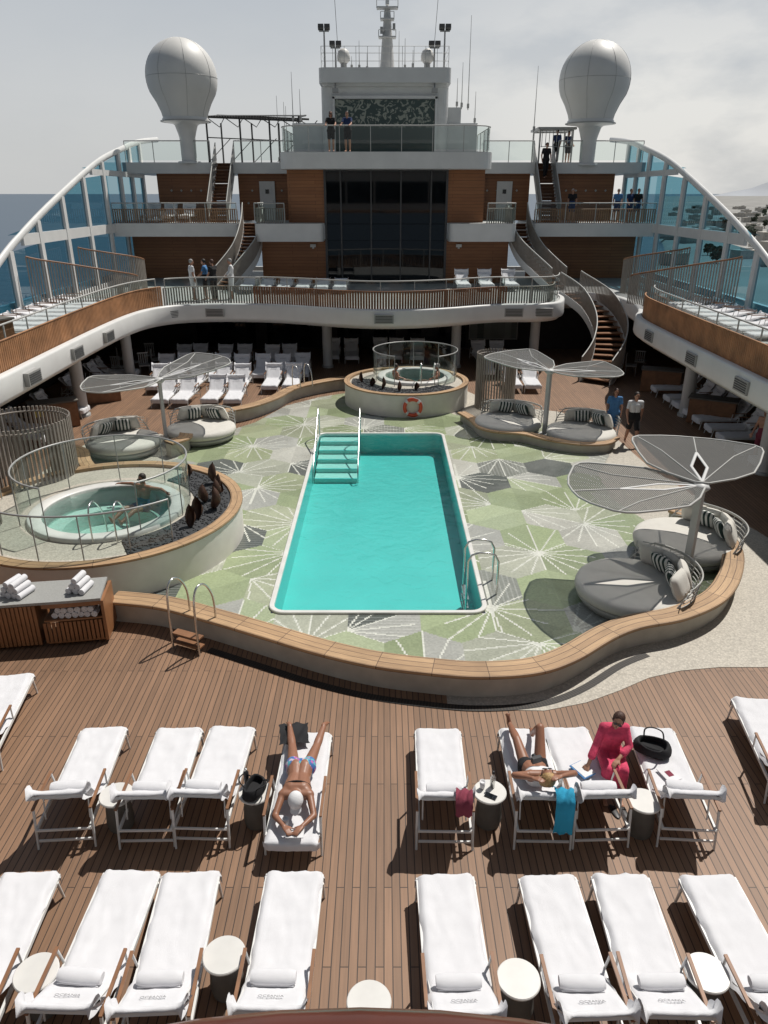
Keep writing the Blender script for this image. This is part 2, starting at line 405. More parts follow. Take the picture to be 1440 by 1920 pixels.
mz=N(nt,'ShaderNodeMapRange');mz.inputs['From Min'].default_value=.10;mz.inputs['From Max'].default_value=.27;mz.inputs['To Min'].default_value=1;mz.inputs['To Max'].default_value=.15;L(sx.outputs['Z'],mz.inputs[0])
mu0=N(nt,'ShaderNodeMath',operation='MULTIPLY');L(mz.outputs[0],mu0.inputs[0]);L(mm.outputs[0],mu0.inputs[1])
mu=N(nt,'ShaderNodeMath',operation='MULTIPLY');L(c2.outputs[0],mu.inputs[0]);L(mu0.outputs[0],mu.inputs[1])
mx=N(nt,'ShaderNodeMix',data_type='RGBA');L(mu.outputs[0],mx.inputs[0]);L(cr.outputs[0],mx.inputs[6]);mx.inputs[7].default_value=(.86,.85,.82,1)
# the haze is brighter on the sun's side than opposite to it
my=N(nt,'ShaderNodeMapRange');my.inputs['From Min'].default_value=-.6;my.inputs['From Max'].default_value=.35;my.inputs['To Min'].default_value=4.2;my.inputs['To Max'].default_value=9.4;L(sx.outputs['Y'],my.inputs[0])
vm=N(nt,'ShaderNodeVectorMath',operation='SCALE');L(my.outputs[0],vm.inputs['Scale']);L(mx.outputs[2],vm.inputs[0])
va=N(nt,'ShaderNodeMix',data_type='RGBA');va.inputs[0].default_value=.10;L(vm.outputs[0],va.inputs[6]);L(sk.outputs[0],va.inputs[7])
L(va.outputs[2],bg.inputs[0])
# ------------------------------------------------------------------ setting: sea, land
mb=MB();mb.add([(-40000,-3000,0),(40000,-3000,0),(40000,50000,0),(-40000,50000,0)],[(0,1,2,3)])
thing('sea',None,None,(0,0,-22),mb=mb,mats=['sea'],kind='structure')
M['land']=mat('hazy_land',(.24,.235,.22),.9,var=.35,scale=.012,det=10)  # greyed base colour, distance haze is painted into it
M['hill']=mat('hazy_hill',(.36,.38,.41),.9,var=.08,scale=.002)  # pale blue-grey base colour has the aerial haze painted in
mb=MB();g=[]
nx,ny=30,40
for j in range(ny+1):
    for i in range(nx+1):
        y=150+ (j/ny)**2*9000;x=y*.34+ (i/nx)**1.4*(y*1.2)+ noise.noise(Vector((j*.35,3,1)))*20
        z=1.5+ max(0,noise.noise(Vector((x*.003,y*.002,0))))*6*(i/nx)+ (i/nx)*y*.001
        g.append((x,y,z if i>0 else -3))
mb.add(g,[(j*(nx+1)+i,j*(nx+1)+i+1,(j+1)*(nx+1)+i+1,(j+1)*(nx+1)+i) for j in range(ny) for i in range(nx)],0,True)
thing('land',None,None,(0,0,-22),mb=mb,mats=['land'],kind='structure')
mb=MB();g=[]
for j in range(3):
    for i in range(61):
        x=4400+i*130;h=[0,.0,1][j]*(110+520*max(0,noise.noise(Vector((i*.09,2.2,0)))+.35)+50*noise.noise(Vector((i*.4,0,0)))) if j==2 else 0
        if j==2: h*=min(1,i/9)
        g.append((x,10000+j*400,h-25))
mb.add(g,[(j*61+i,j*61+i+1,(j+1)*61+i+1,(j+1)*61+i) for j in range(2) for i in range(60)],0,True)
thing('hills',None,None,mb=mb,mats=['hill'],kind='structure')
mb=MB();mb.box((0,0,3),(12,9,6));mb.box((0,0,6.2),(12.5,9.5,.5))
roof=MB();roof.box((1,0,7.2),(5,4,1.6))
win=MB()
for k in range(4):
    for z in(1.8,4.4): win.box((-4.4+2.9*k,-4.52,z),(1.1,.08,1.3))
h0=thing('house','flat roofed white house in the harbour town','house',(230,470,-20),group='houses of the harbour town')
part(h0,'wall',mb,[mat('white_house_wall',(.5,.47,.42),.8,var=.2,scale=.1)]);part(h0,'roof',roof,['offwhite']);part(h0,'window',win,['greymetal'])
rr=random.Random(3)
for k in range(70):
    y=rr.uniform(300,1700);x=y*rr.uniform(.36,.56)
    c=clone(h0,(x,y,-21+y*.0005+rr.uniform(0,1)),rr.uniform(-.5,.5));q=rr.uniform(.6,1.0);c.scale=(q*rr.uniform(.8,1.8),q,q*rr.uniform(.7,1.2))
fm=mat('foliage',(.085,.105,.075),.9,var=.4,scale=2)
mb=MB();rr=random.Random(5)
for k in range(220):
    a=rr.uniform(0,6.28);q=rr.uniform(0,3.2)*(rr.random()**.3);z=rr.uniform(3,7.5)
    c=Vector((math.cos(a)*q,math.sin(a)*q,z));d=Vector((rr.uniform(-1,1),rr.uniform(-1,1),rr.uniform(-1,1))).normalized()*.9;e_=d.orthogonal().normalized()*.7
    mb.add([c-d-e_,c+d-e_*.4,c+d*.6+e_,c-d*.8+e_*.9],[(0,1,2,3)])
t0=thing('tree','dark green broadleaf tree in the harbour town','tree',(240,520,-20),group='trees of the harbour town')
part(t0,'crown',mb,[fm]);mb=MB();mb.cyl((0,0,-1),(0,0,5),.4,.2,8);part(t0,'trunk',mb,['wood'])
for k in range(45):
    y=rr.uniform(330,1500);x=y*rr.uniform(.38,.56);c=clone(t0,(x,y,-21+y*.0005),rr.uniform(0,6));c.scale=[rr.uniform(.6,1.1)]*3
# ------------------------------------------------------------------ ship hull & decks
PX0,PX1,PY0,PY1=-2.23,2.0,12.17,23.73
mb=MB()
def rect(mb,x0,y0,x1,y1,z): mb.add([(x0,y0,z),(x1,y0,z),(x1,y1,z),(x0,y1,z)],[(0,1,2,3)])
rect(mb,-14.2,-6,PX0+.06,48,0);rect(mb,PX1-.06,-6,14.2,48,0);rect(mb,PX0+.06,-6,PX1-.06,PY0+.06,0);rect(mb,PX0+.06,PY1-.06,PX1-.06,48,0)
thing('wooden_deck',None,None,mb=mb,mats=['deck'],kind='structure')
hull=thing('ship_hull','white steel hull side of the cruise ship','ship hull')
for s in(-1,1):
    mb=MB();mb.box((s*14.35,21,-9.6),(.28,60,25.1));part(hull,'hull_side',mb,['white'])
mb=MB();mb.box((0,51,-6),(28.4,.3,18));part(hull,'bulkhead',mb,['white'])
mb=MB();P=[(1.0,9.5),(1.5,9.38),(2.5,9.35),(3.2,9.55),(3.8,9.85),(4.4,10.2),(5,10.4),(5.7,10.5),(6.5,10.5),(9.4,10.45),(9.4,13.5),(8.9,16),(8.2,18.5),(7.8,20.5),(7.6,24),(6.5,26.5),(4.3,27.5),(3,30.5),(0,31),(-.5,29),(1.5,25),(4,15),(1.0,10.2)]
mb.add([(x,y,.008) for x,y in P],[list(range(len(P)))])
thing('pavement',None,None,mb=mb,mats=['pebble'],kind='structure')
mb=MB();P=[(-5.3,12.6),(-4,17),(-5.5,21),(-6.2,22.5),(-7.5,23.8),(-9.6,22.6),(-10,19),(-9.9,14),(-9,12.4)]
mb.add([(x,y,.008) for x,y in P],[list(range(len(P)))])
thing('pavement',None,None,mb=mb,mats=['pebble'],kind='structure')
# mosaic floor
poly=np.array([(-5.2,12.3),(-4.0,12.05),(-3.0,11.5),(-2,11.0),(-1.1,10.55),(-.2,10.2),(.7,9.98),(1.5,9.9),(2.3,9.98),(3.0,10.35),(3.8,10.95),(4.5,11.35),(5.3,11.65),(6.3,12.5),(7.0,13.4),(7.4,14.4),(7.4,15.6),(6.4,16.6),(6.0,18),(6.1,19.8),(6.9,21.5),(7,23.5),(5,25.5),(3,25.6),(.8,28),(-1.4,29.3),(-2.5,28.6),(-3.7,27.3),(-4.5,25.1),(-5.3,24.0),(-6.0,22.5),(-6.5,20.5),(-5,19),(-6,15),(-7,13)])
cs=.034
gx,gy=np.meshgrid(np.arange(-7,7.6,cs),np.arange(9.6,29.6,cs));cx=gx.ravel()+cs/2;cy=gy.ravel()+cs/2
ins=np.zeros(len(cx),bool)
for i in range(len(poly)):
    x1,y1=poly[i];x2,y2=poly[i-1]
    c_=((y1>cy)!=(y2>cy));
    with np.errstate(divide='ignore',invalid='ignore'): xi=(x2-x1)*(cy-y1)/(y2-y1)+x1
    ins^=c_&(cx<xi)
ins&=~((cx>PX0+.05)&(cx<PX1-.05)&(cy>PY0+.05)&(cy<PY1-.05))
cx=cx[ins];cy=cy[ins];n=len(cx)
HR=.80
rng=np.random.RandomState(21)
q=(math.sqrt(3)/3*cx-cy/3)/HR;r_=(2/3*cy)/HR
X=q;Z=r_;Y=-X-Z;rx,ry,rz=np.round(X),np.round(Y),np.round(Z)
dx,dy,dz=abs(rx-X),abs(ry-Y),abs(rz-Z)
a=(dx>dy)&(dx>dz);rx[a]=-ry[a]-rz[a];b=~a&~(dy>dz);rz[b]=-rx[b]-ry[b]
keys=(rx.astype(int)+500)*1000+(rz.astype(int)+500)
pal=[(.275,.325,.19),(.235,.28,.16),(.31,.335,.235),(.375,.39,.315),(.34,.345,.315),(.085,.095,.085),(.335,.385,.245),(.26,.305,.18),(.31,.345,.22),(.41,.41,.365),(.20,.21,.185)]
wts=np.array([1.3,1.1,1.2,1,1,.55,1.2,1.3,1.2,.8,.6]);wts/=wts.sum()
col=np.zeros((n,3));vsc={};prevc={}
order=np.argsort(keys,kind='stable');ks,st=np.unique(keys[order],return_index=True);st=list(st)+[n]
for u,kk in enumerate(ks):
    ii=order[st[u]:st[u+1]];a_=kk//1000-500;b_=kk%1000-500
    x0=HR*math.sqrt(3)*(a_+b_/2);y0=HR*1.5*b_
    best=None
    for c in range(6):
        vx=x0+HR*math.sin(c*math.pi/3);vy=y0+HR*math.cos(c*math.pi/3);key=(round(vx,1),round(vy,1))
        if key not in vsc: vsc[key]=rng.rand()
        if best is None or vsc[key]>best[0]: best=(vsc[key],vx,vy)
    sc_,vx,vy=best
    ban={prevc.get((a_-1,b_)),prevc.get((a_,b_-1)),prevc.get((a_-1,b_+1))}
    ci=int(rng.choice(len(pal),p=wts))
    while ci in ban: ci=int(rng.choice(len(pal),p=wts))
    prevc[(a_,b_)]=ci
    base=np.array(pal[ci]);other=base*(1.14 if rng.rand()<.5 else .87)
    if rng.rand()<.3: other=np.array(pal[int(rng.choice([3,4,6,7,9]))])
    X_,Y_=cx[ii],cy[ii];th=np.arctan2(Y_-vy,X_-vx);d=np.hypot(X_-vx,Y_-vy)
    ax=math.atan2(y0-vy,x0-vx);rel=(th-ax+math.pi)%(2*math.pi)-math.pi
    cc=np.where((rel>0)[:,None],base,other)
    if ci in(5,10):
        m_=(np.floor((Y_ if ci==5 else X_)/cs).astype(int)%3==0);cc[m_]+=.07
    if rng.rand()<.75:
        sp=R(20 if rng.rand()<.6 else 27);idx_=np.round(rel/sp);perp=d*np.abs(np.sin(rel-idx_*sp))
        rl=HR*(1.35+.65*((np.sin(idx_*5.1+vx*2)*.5+.5)))
        hit=(perp<.0175)&(d<rl)&(np.abs(rel)<R(62));cc[hit]=(.58,.59,.53)
    col[ii]=cc
col*= (1+(rng.rand(n)-.5)*.20)[:,None]
V=np.empty((n,4,3));V[:,0]=np.c_[cx-cs/2,cy-cs/2,np.zeros(n)];V[:,1]=np.c_[cx+cs/2,cy-cs/2,np.zeros(n)];V[:,2]=np.c_[cx+cs/2,cy+cs/2,np.zeros(n)];V[:,3]=np.c_[cx-cs/2,cy+cs/2,np.zeros(n)]
V=V.reshape(-1,3);V[:,2]=.03
me=bpy.data.meshes.new('mosaic_floor');me.vertices.add(4*n);me.vertices.foreach_set('co',V.ravel())
me.loops.add(4*n);me.loops.foreach_set('vertex_index',np.arange(4*n,dtype=np.int32));me.polygons.add(n);me.polygons.foreach_set('loop_start',np.arange(0,4*n,4,dtype=np.int32));me.polygons.foreach_set('loop_total',np.full(n,4,dtype=np.int32))
me.update(calc_edges=True)
at=me.color_attributes.new('col','FLOAT_COLOR','CORNER');at.data.foreach_set('color',np.repeat(np.c_[col,np.ones(n)],4,axis=0).ravel())
me.materials.append(M['mosaic']);ob=bpy.data.objects.new('mosaic_floor',me);ob['kind']='structure';COL.objects.link(ob)
# ------------------------------------------------------------------ swimming pool
pool=thing('swimming_pool','rectangular turquoise swimming pool with white rim','swimming pool')
def rrect(x0,y0,x1,y1,r,n=6):
    out=[]
    for cx_,cy_,a in((x1-r,y0+r,-90),(x1-r,y1-r,0),(x0+r,y1-r,90),(x0+r,y0+r,180)):
        for i in range(n+1):
            t=R(a+90*i/n);out.append((cx_+r*math.cos(t),cy_+r*math.sin(t)))
    return out
RW=.095
A=rrect(PX0,PY0,PX1,PY1,.32);B=rrect(PX0+RW,PY0+RW,PX1-RW,PY1-RW,.24)
def ringwall(mb,loops,mi=0,sm=False):
    k=len(loops[0][0])
    for (Pa,za),(Pb,zb) in zip(loops,loops[1:]):
        vs=[(x,y,za) for x,y in Pa]+[(x,y,zb) for x,y in Pb]
        mb.add(vs,[(i,(i+1)%k,k+(i+1)%k,k+i) for i in range(k)],mi,sm)
mb=MB();ringwall(mb,[(A,.0),(A,.07),(rrect(PX0+.012,PY0+.012,PX1-.012,PY1-.012,.31),.08),(rrect(PX0+RW-.012,PY0+RW-.012,PX1-RW+.012,PY1-RW+.012,.25),.08),(B,.07),(B,.0)])
part(pool,'pool_rim',mb,['marble'])
DP=-.62
mb=MB();ringwall(mb,[(B,.0),(B,DP)]);mb.add([(x,y,DP) for x,y in B],[list(range(len(B)))])
part(pool,'pool_basin',mb,['turq'])
mb=MB();mb.add([(x,y,.04) for x,y in B],[list(range(len(B)))])
part(pool,'water',mb,['water'])
mb=MB()
for i in range(5):
    z=-.05-.11*i;y1=PY1-.12-.56*i;mb.box((-1.45,(y1-.28),(z+DP+.01)/2),(1.28,.56,z-DP-.01));mb.box((-1.45,y1-.56+.04,z+.004),(1.28,.07,.012),mi=1)
part(pool,'pool_steps',mb,['turqlight','turq'])
def hoop(mb,x,y,h,d,ang,r=.022,down=.4,down2=None):
    c,s_=math.cos(ang),math.sin(ang);pts=[(0,-down)]+[(0,h*.5),(0,h*.8),(d*.12,h*.95),(d*.35,h),(d*.65,h),(d*.88,h*.95),(d,h*.8),(d,h*.4),(d,-(down2 if down2 is not None else down))]
    mb.tube([(x+c*a,y+s_*a,b) for a,b in pts],r,8)
lad=thing('pool_ladder','stainless steel pool ladder with two hoop handrails','pool ladder')
for yy in(12.95,13.55):
    mb=MB();hoop(mb,2.25,yy,.95,-.6,0,down=0,down2=.55);part(lad,'handrail',mb,['steel'])
for z in(-.1,-.3,-.5):
    mb=MB();mb.box((1.66,13.25,z),(.1,.6,.03));part(lad,'step',mb,['steel'])
for x in(-2.12,-.78):
    mb=MB();mb.tube(cat([(x,23.35,.1),(x,23.35,.8),(x,23.2,1.02),(x,23.0,1.0),(x,21.6,.25),(x,20.9,-.1),(x,20.7,-.3),(x,20.7,-.58)],5),.022,8);mb.cyl((x,22.3,-.4),(x,22.3,.62),.02)
    thing('pool_handrail','sloping stainless steel handrail beside the pool steps','handrail',mb=mb,mats=['steel'],group='handrails of the pool steps')
def benchladder(x,y,ang):
    l=thing('step_ladder','steel handrails with wooden steps over the bench','ladder',(x,y,0),ang,group='ladders over the bench')
    for s_ in(-.28,.28):
        mb=MB();mb.tube(cat([(s_,-.42,0),(s_,-.42,.9),(s_,-.36,1.22),(s_,-.22,1.3),(s_,-.05,1.2),(s_,.1,.9),(s_,.12,.48)],4),.02,8);part(l,'handrail',mb,['steel'])
    for z in(.12,.3): mb=MB();mb.box((0,-.33,z),(.56,.16,.03));part(l,'step',mb,['wood'])
    return l
benchladder(-3.3,11.35,R(-24));benchladder(-3.1,28.5,R(220))
# ------------------------------------------------------------------ benches
def bench(pts,label,wd=.36,h=.42,closed=False,mats=('cream','bench')):
    P=resample(cat(pts,8,closed),.16)
    t=thing('curved_bench',label,'bench')
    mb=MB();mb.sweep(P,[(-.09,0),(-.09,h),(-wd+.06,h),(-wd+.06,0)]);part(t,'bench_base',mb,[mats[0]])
    mb=MB();mb.sweep(P,[(.03,h+.003),(.03,h+.055),(.015,h+.063),(-wd+.01,h+.063),(-wd,h+.055),(-wd,h+.003)]);part(t,'seat',mb,[mats[1]])
    return t
outer=[(-5.1,11.9),(-4.1,11.7),(-3.0,11.2),(-2.0,10.7),(-1.1,10.25),(-.2,9.9),(.7,9.7),(1.5,9.6),(2.4,9.7),(3.1,10.05),(3.9,10.7),(4.5,11.05),(5.4,11.35),(6.4,12.05),(7.2,13.2),(7.65,14.4),(7.6,15.5),(7.1,16.4)]
bench(outer,'long wavy teak topped bench with cream wall around the pool',.40)
bench([(-1.5,29.9),(-2.5,29.2),(-3.4,28.2),(-3.9,26.8),(-4.6,25.6),(-5.5,24.8),(-6.1,24.0),(-6.1,22.8),(-6.0,21.9),(-6.4,21.3)][::-1],'wavy teak topped bench behind the mosaic floor',.40)
bench([(-6.0,19.2),(-6.9,18.8),(-7.7,19.0),(-8.3,19.8),(-8.8,20.8),(-9.6,21.3)],'short curved teak topped bench beside round daybeds',.35)
bench([(7.4,22.3),(6.9,21.7),(6.1,21.6),(5.2,22.0),(4.4,22.7),(3.6,22.9),(3.1,23.4),(2.9,24.4),(2.6,25.2)][::-1],'low curved bench around round daybeds',.3,.3)
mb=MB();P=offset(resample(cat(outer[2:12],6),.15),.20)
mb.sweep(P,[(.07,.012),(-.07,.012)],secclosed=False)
M['drain']=brickmat('drain_grille',(.035,.027,.02),(.03,.024,.02),(.008,.008,.008),.05,.4,.012,coord='UV')  # grille coloured near black, also paints in the shadow band at the bench foot
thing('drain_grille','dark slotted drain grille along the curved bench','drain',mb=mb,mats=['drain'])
# ------------------------------------------------------------------ loungers
def lounger_meshes(theta,seed):
    c,s_=math.cos(theta),math.sin(theta);BL=.74
    prof=[];
    for z in(.20,.27,.33): prof.append((1.235,z,.02))
    prof.append((1.21,.375,0))
    for i in range(27): prof.append((1.17-i*1.15/26,.385,0))
    for i in range(1,17):
        d=BL*i/16;prof.append((-d*c,.385+d*s_,0))
    ex,ez=-BL*c,.385+BL*s_
    if theta>.2:
        HT=.06 if theta>.65 else .04
        for a in(30,60,90,120,150,175):
            t=theta+R(90-a);prof.append((ex+HT*(math.cos(t)-math.cos(theta+R(90))),ez+HT*(math.sin(t)-math.sin(theta+R(90))),1))
        bx,bz=prof[-1][0],prof[-1][1]
        for i in range(1,6): prof.append((bx+.045*i*c*.8-.004*i,bz-.045*i*(s_*.6+.4),1))
    else:
        for z in(.36,.31,.25): prof.append((ex-.03,z,1))
    nxs=19;vs=[]
    for k,(y,z,h) in enumerate(prof):
        y0,z0,_=prof[max(k-1,0)];y1,z1,_=prof[min(k+1,len(prof)-1)]
        ty,tz=y1-y0,z1-z0;l=math.hypot(ty,tz) or 1;ny,nz=tz/l,-ty/l
        if nz<-.2 and h==0: ny,nz=-ny,-nz
        W=.322+(.025 if h else 0)+.009*noise.noise(Vector((y*5,seed*3.1,0)))
        for i in range(nxs):
            u=-1+2*i/(nxs-1);x=u*W
            dr=0
            if abs(u)>.85: dr=(abs(u)-.85)/.15;dr=dr**1.3*(.075+.06*noise.noise(Vector((y*5,u*3,seed))))
            b=.009*noise.noise(Vector((x*6,y*4+z*3,seed*1.7)))+.007*noise.noise(Vector((x*17+y*5,y*3-x*6,seed)))-.009*abs(noise.noise(Vector((x*9-y*7,y*5+x*4,seed+3))))
            sag=-.014*(1-u*u) if h==0 else 0
            if k<3: b*=2.0
            vs.append((x*(1+.02*noise.noise(Vector((y*6,u,seed+9)))),y+ny*(b+sag-dr),z+nz*(b+sag-dr)))
    fs=[(k*nxs+i,k*nxs+i+1,(k+1)*nxs+i+1,(k+1)*nxs+i) for k in range(len(prof)-1) for i in range(nxs-1)]
    cov=MB();cov.add(vs,fs,0,True)
    fr=MB()
    for sx_ in(-1,1):
        x=sx_*.315
        fr.box((x,.30,.30),(.026,1.80,.045))
        fr.cyl((x*1.02,1.10,.3),(x*1.04,1.16,0),.018,.014,8)
        fr.cyl((x*1.07,-.52,.555),(x*1.09,-.60,0),.018,.014,8)
        fr.cyl((x*1.07,.10,.55),(x*1.02,.14,.3),.013,.013,8)
        fr.box((x*.9,-BL*c/2,.345+BL*s_/2),(.022,BL,.022),M4=Matrix.Rotation(-theta,3,'X'))
        fr.cyl((x*.85,-.45*c,.34+.45*s_),(x*.85,-.42,.3),.01,.01,6)
    for y,z in((1.14,.3),(-.60,.3),(-.585,.12),(.0,.3)): fr.box((0,y,z),(.64,.02,.026))
    fr.box((0,-BL*c+.01,.345+BL*s_-.01),(.6,.02,.03),M4=Matrix.Rotation(-theta,3,'X'))
    ar=MB();ar.box((0,0,0),(.034,.66,.022))
    return cov.mesh('towel_cover',['towel']),fr.mesh('frame',['white']),ar.mesh('armrest',['wood'])
def towelroll(seed):
    mb=MB();n=16;vs=[];ks=12
    for k in range(ks+1):
        x=-.215+.43*k/ks;rr_=.062*(1-.25*abs(2*k/ks-1)**6)
        for i in range(n):
            t=2*math.pi*i/n;r=rr_*(1+.07*noise.noise(Vector((x*12,math.cos(t)*2,math.sin(t)*2+seed))))
            vs.append((x,1.2*r*math.cos(t),.9*r*math.sin(t)))
    mb.add(vs,[(k*n+i,k*n+(i+1)%n,(k+1)*n+(i+1)%n,(k+1)*n+i) for k in range(ks) for i in range(n)],0,True)
    mb.add(vs[:n],[list(range(n))]);mb.add(vs[-n:],[list(range(n))])
    mb.box((0,-.072,-.012),(.40,.012,.012))
    return mb.mesh('rolled_towel',['towel'])
tc_=bpy.data.curves.new('t','FONT');tc_.body='OCEANIA';tc_.size=.055;tc_.align_x='CENTER';tc_.extrude=.001
to=bpy.data.objects.new('t',tc_);COL.objects.link(to)
bpy.context.view_layer.update();dg=bpy.context.evaluated_depsgraph_get()
textmesh=bpy.data.meshes.new_from_object(to.evaluated_get(dg));bpy.data.objects.remove(to)
textmesh.materials.clear();textmesh.materials.append(mat('grey_thread',(.30,.30,.31),.9))
rolls=[towelroll(i) for i in range(3)]
def make_lounger(theta,seed,loc,rz=0,roll=True,text=True,label='',group='white covered sun loungers',rd=.22):
    cv,fr,ar=lounger_meshes(theta,seed)
    t=thing('sun_lounger',label,'sun lounger',loc,rz,group)
    part(t,'frame',fr,None);part(t,'towel_cover',cv,None)
    for sx_ in(-1,1): part(t,'armrest',ar,None,loc=(sx_*.34,-.21,.565))
    c,s_=math.cos(theta),math.sin(theta)
    if roll: part(t,'rolled_towel',rolls[seed%3],None,loc=(random.uniform(-.02,.02),-rd*c+.04*s_,.385+rd*s_+.05*c+.015),rot=(R(10),0,random.uniform(-.08,.08)))
    if text: part(t,'embroidered_lettering',textmesh,None,loc=(0,-.50*c+.002*s_,.385+.50*s_+.006),rot=(-theta,0,0))
    return t
cols=[-3.98,-2.86,-2.15,-1.03,.70,1.90,2.60,3.68]
l1='sun lounger with white towel cover and rolled towel, half reclined'
for i,x in enumerate(cols):
    make_lounger(R(33),10+i,(x+[.04,-.03,.02,0,.02,-.02,.03,0][i],4.86+[.0,.02,.0,.01,-.03,-.04,-.03,-.04][i],0),R([2.5,-1.5,2.5,-1.0,1.5,2,-1.5,2][i]),label=l1)
l2='sun lounger with white towel cover and backrest raised'
cols2=[-3.94,-2.91,-2.22,-1.09,.75,1.95,2.64,3.75]
for i,x in enumerate(cols2):
    flat=(i==3)
    lb=l2
    if i==3: lb='flat sun lounger with white towel cover under a sunbather'
    if i==4: lb='raised sun lounger with maroon cloth on its backrest'
    if i==5: lb='raised sun lounger under a sunbather, turquoise towel on back'
    if i==6: lb='raised sun lounger with seated woman in pink dress'
    if i==7: lb='raised sun lounger holding a black bag'
    make_lounger(0 if flat else R(38),30+i,(x,7.32+random.uniform(-.03,.03) if not flat else 7.22,0),R([4,1,-2,-1,-1,-1,2,-4][i]),roll=not(i in(3,5)),text=False,label=lb,rd=.36)
for x,y,a in((-5.75,8.6,8),(5.45,8.0,-8)):
    make_lounger(R(20),60,(x,y,0),R(a),roll=True,text=False,label='sun lounger with white towel cover standing apart')
FL=make_lounger(R(42),70,(-8.4,28.2,0),R(180),roll=False,text=True,label='white covered sun lounger facing the pool',group='sun loungers on the far deck')
for y,xs in((28.2,(-7.65,-6.55,-5.75)),(30.3,(-9.3,-8.5,-7.7,-6.7,-5.9,-4.6,-3.8)),(32.4,(-9.6,-8.8,-7.9,-7.1,-6.2,-5.3,-4.5,-3.6)),(34.6,(-9.4,-8.6,-7.4,-6.5,-5.2,-4.4)),(36.2,(-2.5,-1.6,-.2,.6,1.6)),(30.6,(5.3,6.1)),(33,(4.6,5.4,6.4)),(35.5,(4.6,5.4))):
    for x in xs: clone(FL,(x+random.uniform(-.05,.05),y+random.uniform(-.15,.15),0),R(180+random.uniform(-4,4)))
for y in(22.6,23.5,25.9,28.4,29.3,30.9,31.8): clone(FL,(-11.9,y,0),R(-90+random.uniform(-4,4)),'white covered sun lounger under the overhanging deck')
for y in(20.3,21.2,22.6,23.5,24.6,25.5,26.6,27.5,28.9): clone(FL,(11.9,y,0),R(90+random.uniform(-4,4)),'white covered sun lounger under the overhanging deck')
FM=make_lounger(R(12),75,(-12.6,24.6,3),R(-90),roll=False,text=False,label='low white covered sun lounger on the upper deck',group='sun loungers on the upper deck')
for y in(25.6,26.6,27.6,28.6,29.6,30.6,31.6): clone(FM,(-12.7,y,3),R(-90))
for y in(23.6,24.6,25.6,26.6,27.6,28.6,29.6,30.6): clone(FM,(12.7,y,3),R(90))
for x in(3.9,5.05,6.25): clone(FL,(x,38.6,3),R(180),'white covered sun lounger in front of the wooden wall')
for x in(-6.6,-5.7,-4.8,-3.9,-3.0,-2.1): clone(FM,(x,37.6,3),R(180),'low white covered sun lounger in front of the wooden wall')
for x in(-12.4,-11.5,-10.5): clone(FL,(x,42.8,6),R(180),'white covered sun lounger on the upper balcony')
mb=MB();mb.lathe([(0,.50),(.202,.50),(.210,.49),(.210,.475),(.202,.467),(0,.467)],n=36,sm=False);base=MB();base.lathe([(.155,0),(.17,.1),(.155,.3),(.135,.465)],n=28)
tb=thing('side_table','round white marble topped side table with drum base','side table',(-3.35,7.1,0),group='round side tables between the loungers')
part(tb,'table_top',mb,['marble']);part(tb,'table_base',base,['drum'])
for x,y in((-1.62,7.15),(1.33,7.15),(3.22,7.0),(-3.36,4.8),(-1.58,4.98),(-.14,4.52),(1.29,4.74),(3.12,4.8)): clone(tb,(x,y,0))
# ------------------------------------------------------------------ daybeds
def pillow(w,h,t,mt):
    mb=MB();n=12;vs=[]
    for sgn in(1,-1):
        for i in range(n+1):
            for j in range(n+1):
                u=-1+2*i/n;v=-1+2*j/n
                e_=max(0,(1-u**4)*(1-v**4))**.55
                vs.append((u*w/2*(1-.06*v*v),v*h/2*(1-.06*u*u),sgn*t/2*e_))
    k=(n+1)**2;fs=[]
    for b_ in(0,k):
        for i in range(n):
            for j in range(n): fs.append((b_+i*(n+1)+j,b_+(i+1)*(n+1)+j,b_+(i+1)*(n+1)+j+1,b_+i*(n+1)+j+1))
    mb.add(vs,fs,0,True);return mb.mesh('cushion',[mt])
pg=pillow(.55,.5,.2,'cushion');ps=pillow(.5,.42,.18,'stripe')
def daybed(loc,rz,label):
    t=thing('round_daybed',label,'daybed',loc,rz,'round daybeds beside the pool')
    mb=MB();mb.lathe([(.80,.0),(.98,.05),(1.06,.16),(1.06,.22),(0,.22)],n=48)
    part(t,'base',mb,['greymetal'])
    mb=MB();mb.lathe([(1.02,.225),(1.09,.25),(1.11,.33),(1.08,.42),(1.0,.455),(.85,.468),(0,.475)],n=48);part(t,'mattress',mb,['cushion'])
    mb=MB();a0,a1=R(15),R(165)
    for k in range(8):
        z=.20+.085*k;r=1.10+.012*k;aa=a0+R(2.2)*k*.9;ab=a1-R(2.2)*k*.9
        mb.tube([(r*math.cos(aa+(ab-aa)*i/24),r*math.sin(aa+(ab-aa)*i/24),z) for i in range(25)],.011,6)
    for k in range(9):
        a=a0+(a1-a0)*(k+.5)/9;mb.tube([(1.09*math.cos(a),1.09*math.sin(a),.15),(1.13*math.cos(a),1.13*math.sin(a),.5),(1.19*math.cos(a),1.19*math.sin(a),.80)],.009,6)
    mb.tube([( (1.10+.09*min(1,min(i,30-i)/5))*math.cos(a0+(a1-a0)*i/30),(1.10+.09*min(1,min(i,30-i)/5))*math.sin(a0+(a1-a0)*i/30),.22+.6*min(1,min(i,30-i)/5)**.6) for i in range(31)],.016,8)
    part(t,'backrest',mb,['rim'])
    for a,m_,rr_ in((48,pg,.86),(78,pg,.90),(108,pg,.88),(136,pg,.84),(62,ps,.66),(112,ps,.68)):
        A_=R(a+random.uniform(-4,4));o=part(t,'cushion',m_,None,loc=(rr_*math.cos(A_),rr_*math.sin(A_),.47+.22),rot=(R(68+random.uniform(-6,4)),R(random.uniform(-8,8)),A_+R(90)))
        if m_ is ps:o['label']='green and white striped cushion'
    return t
dl='round grey daybed with wire back and striped cushions'
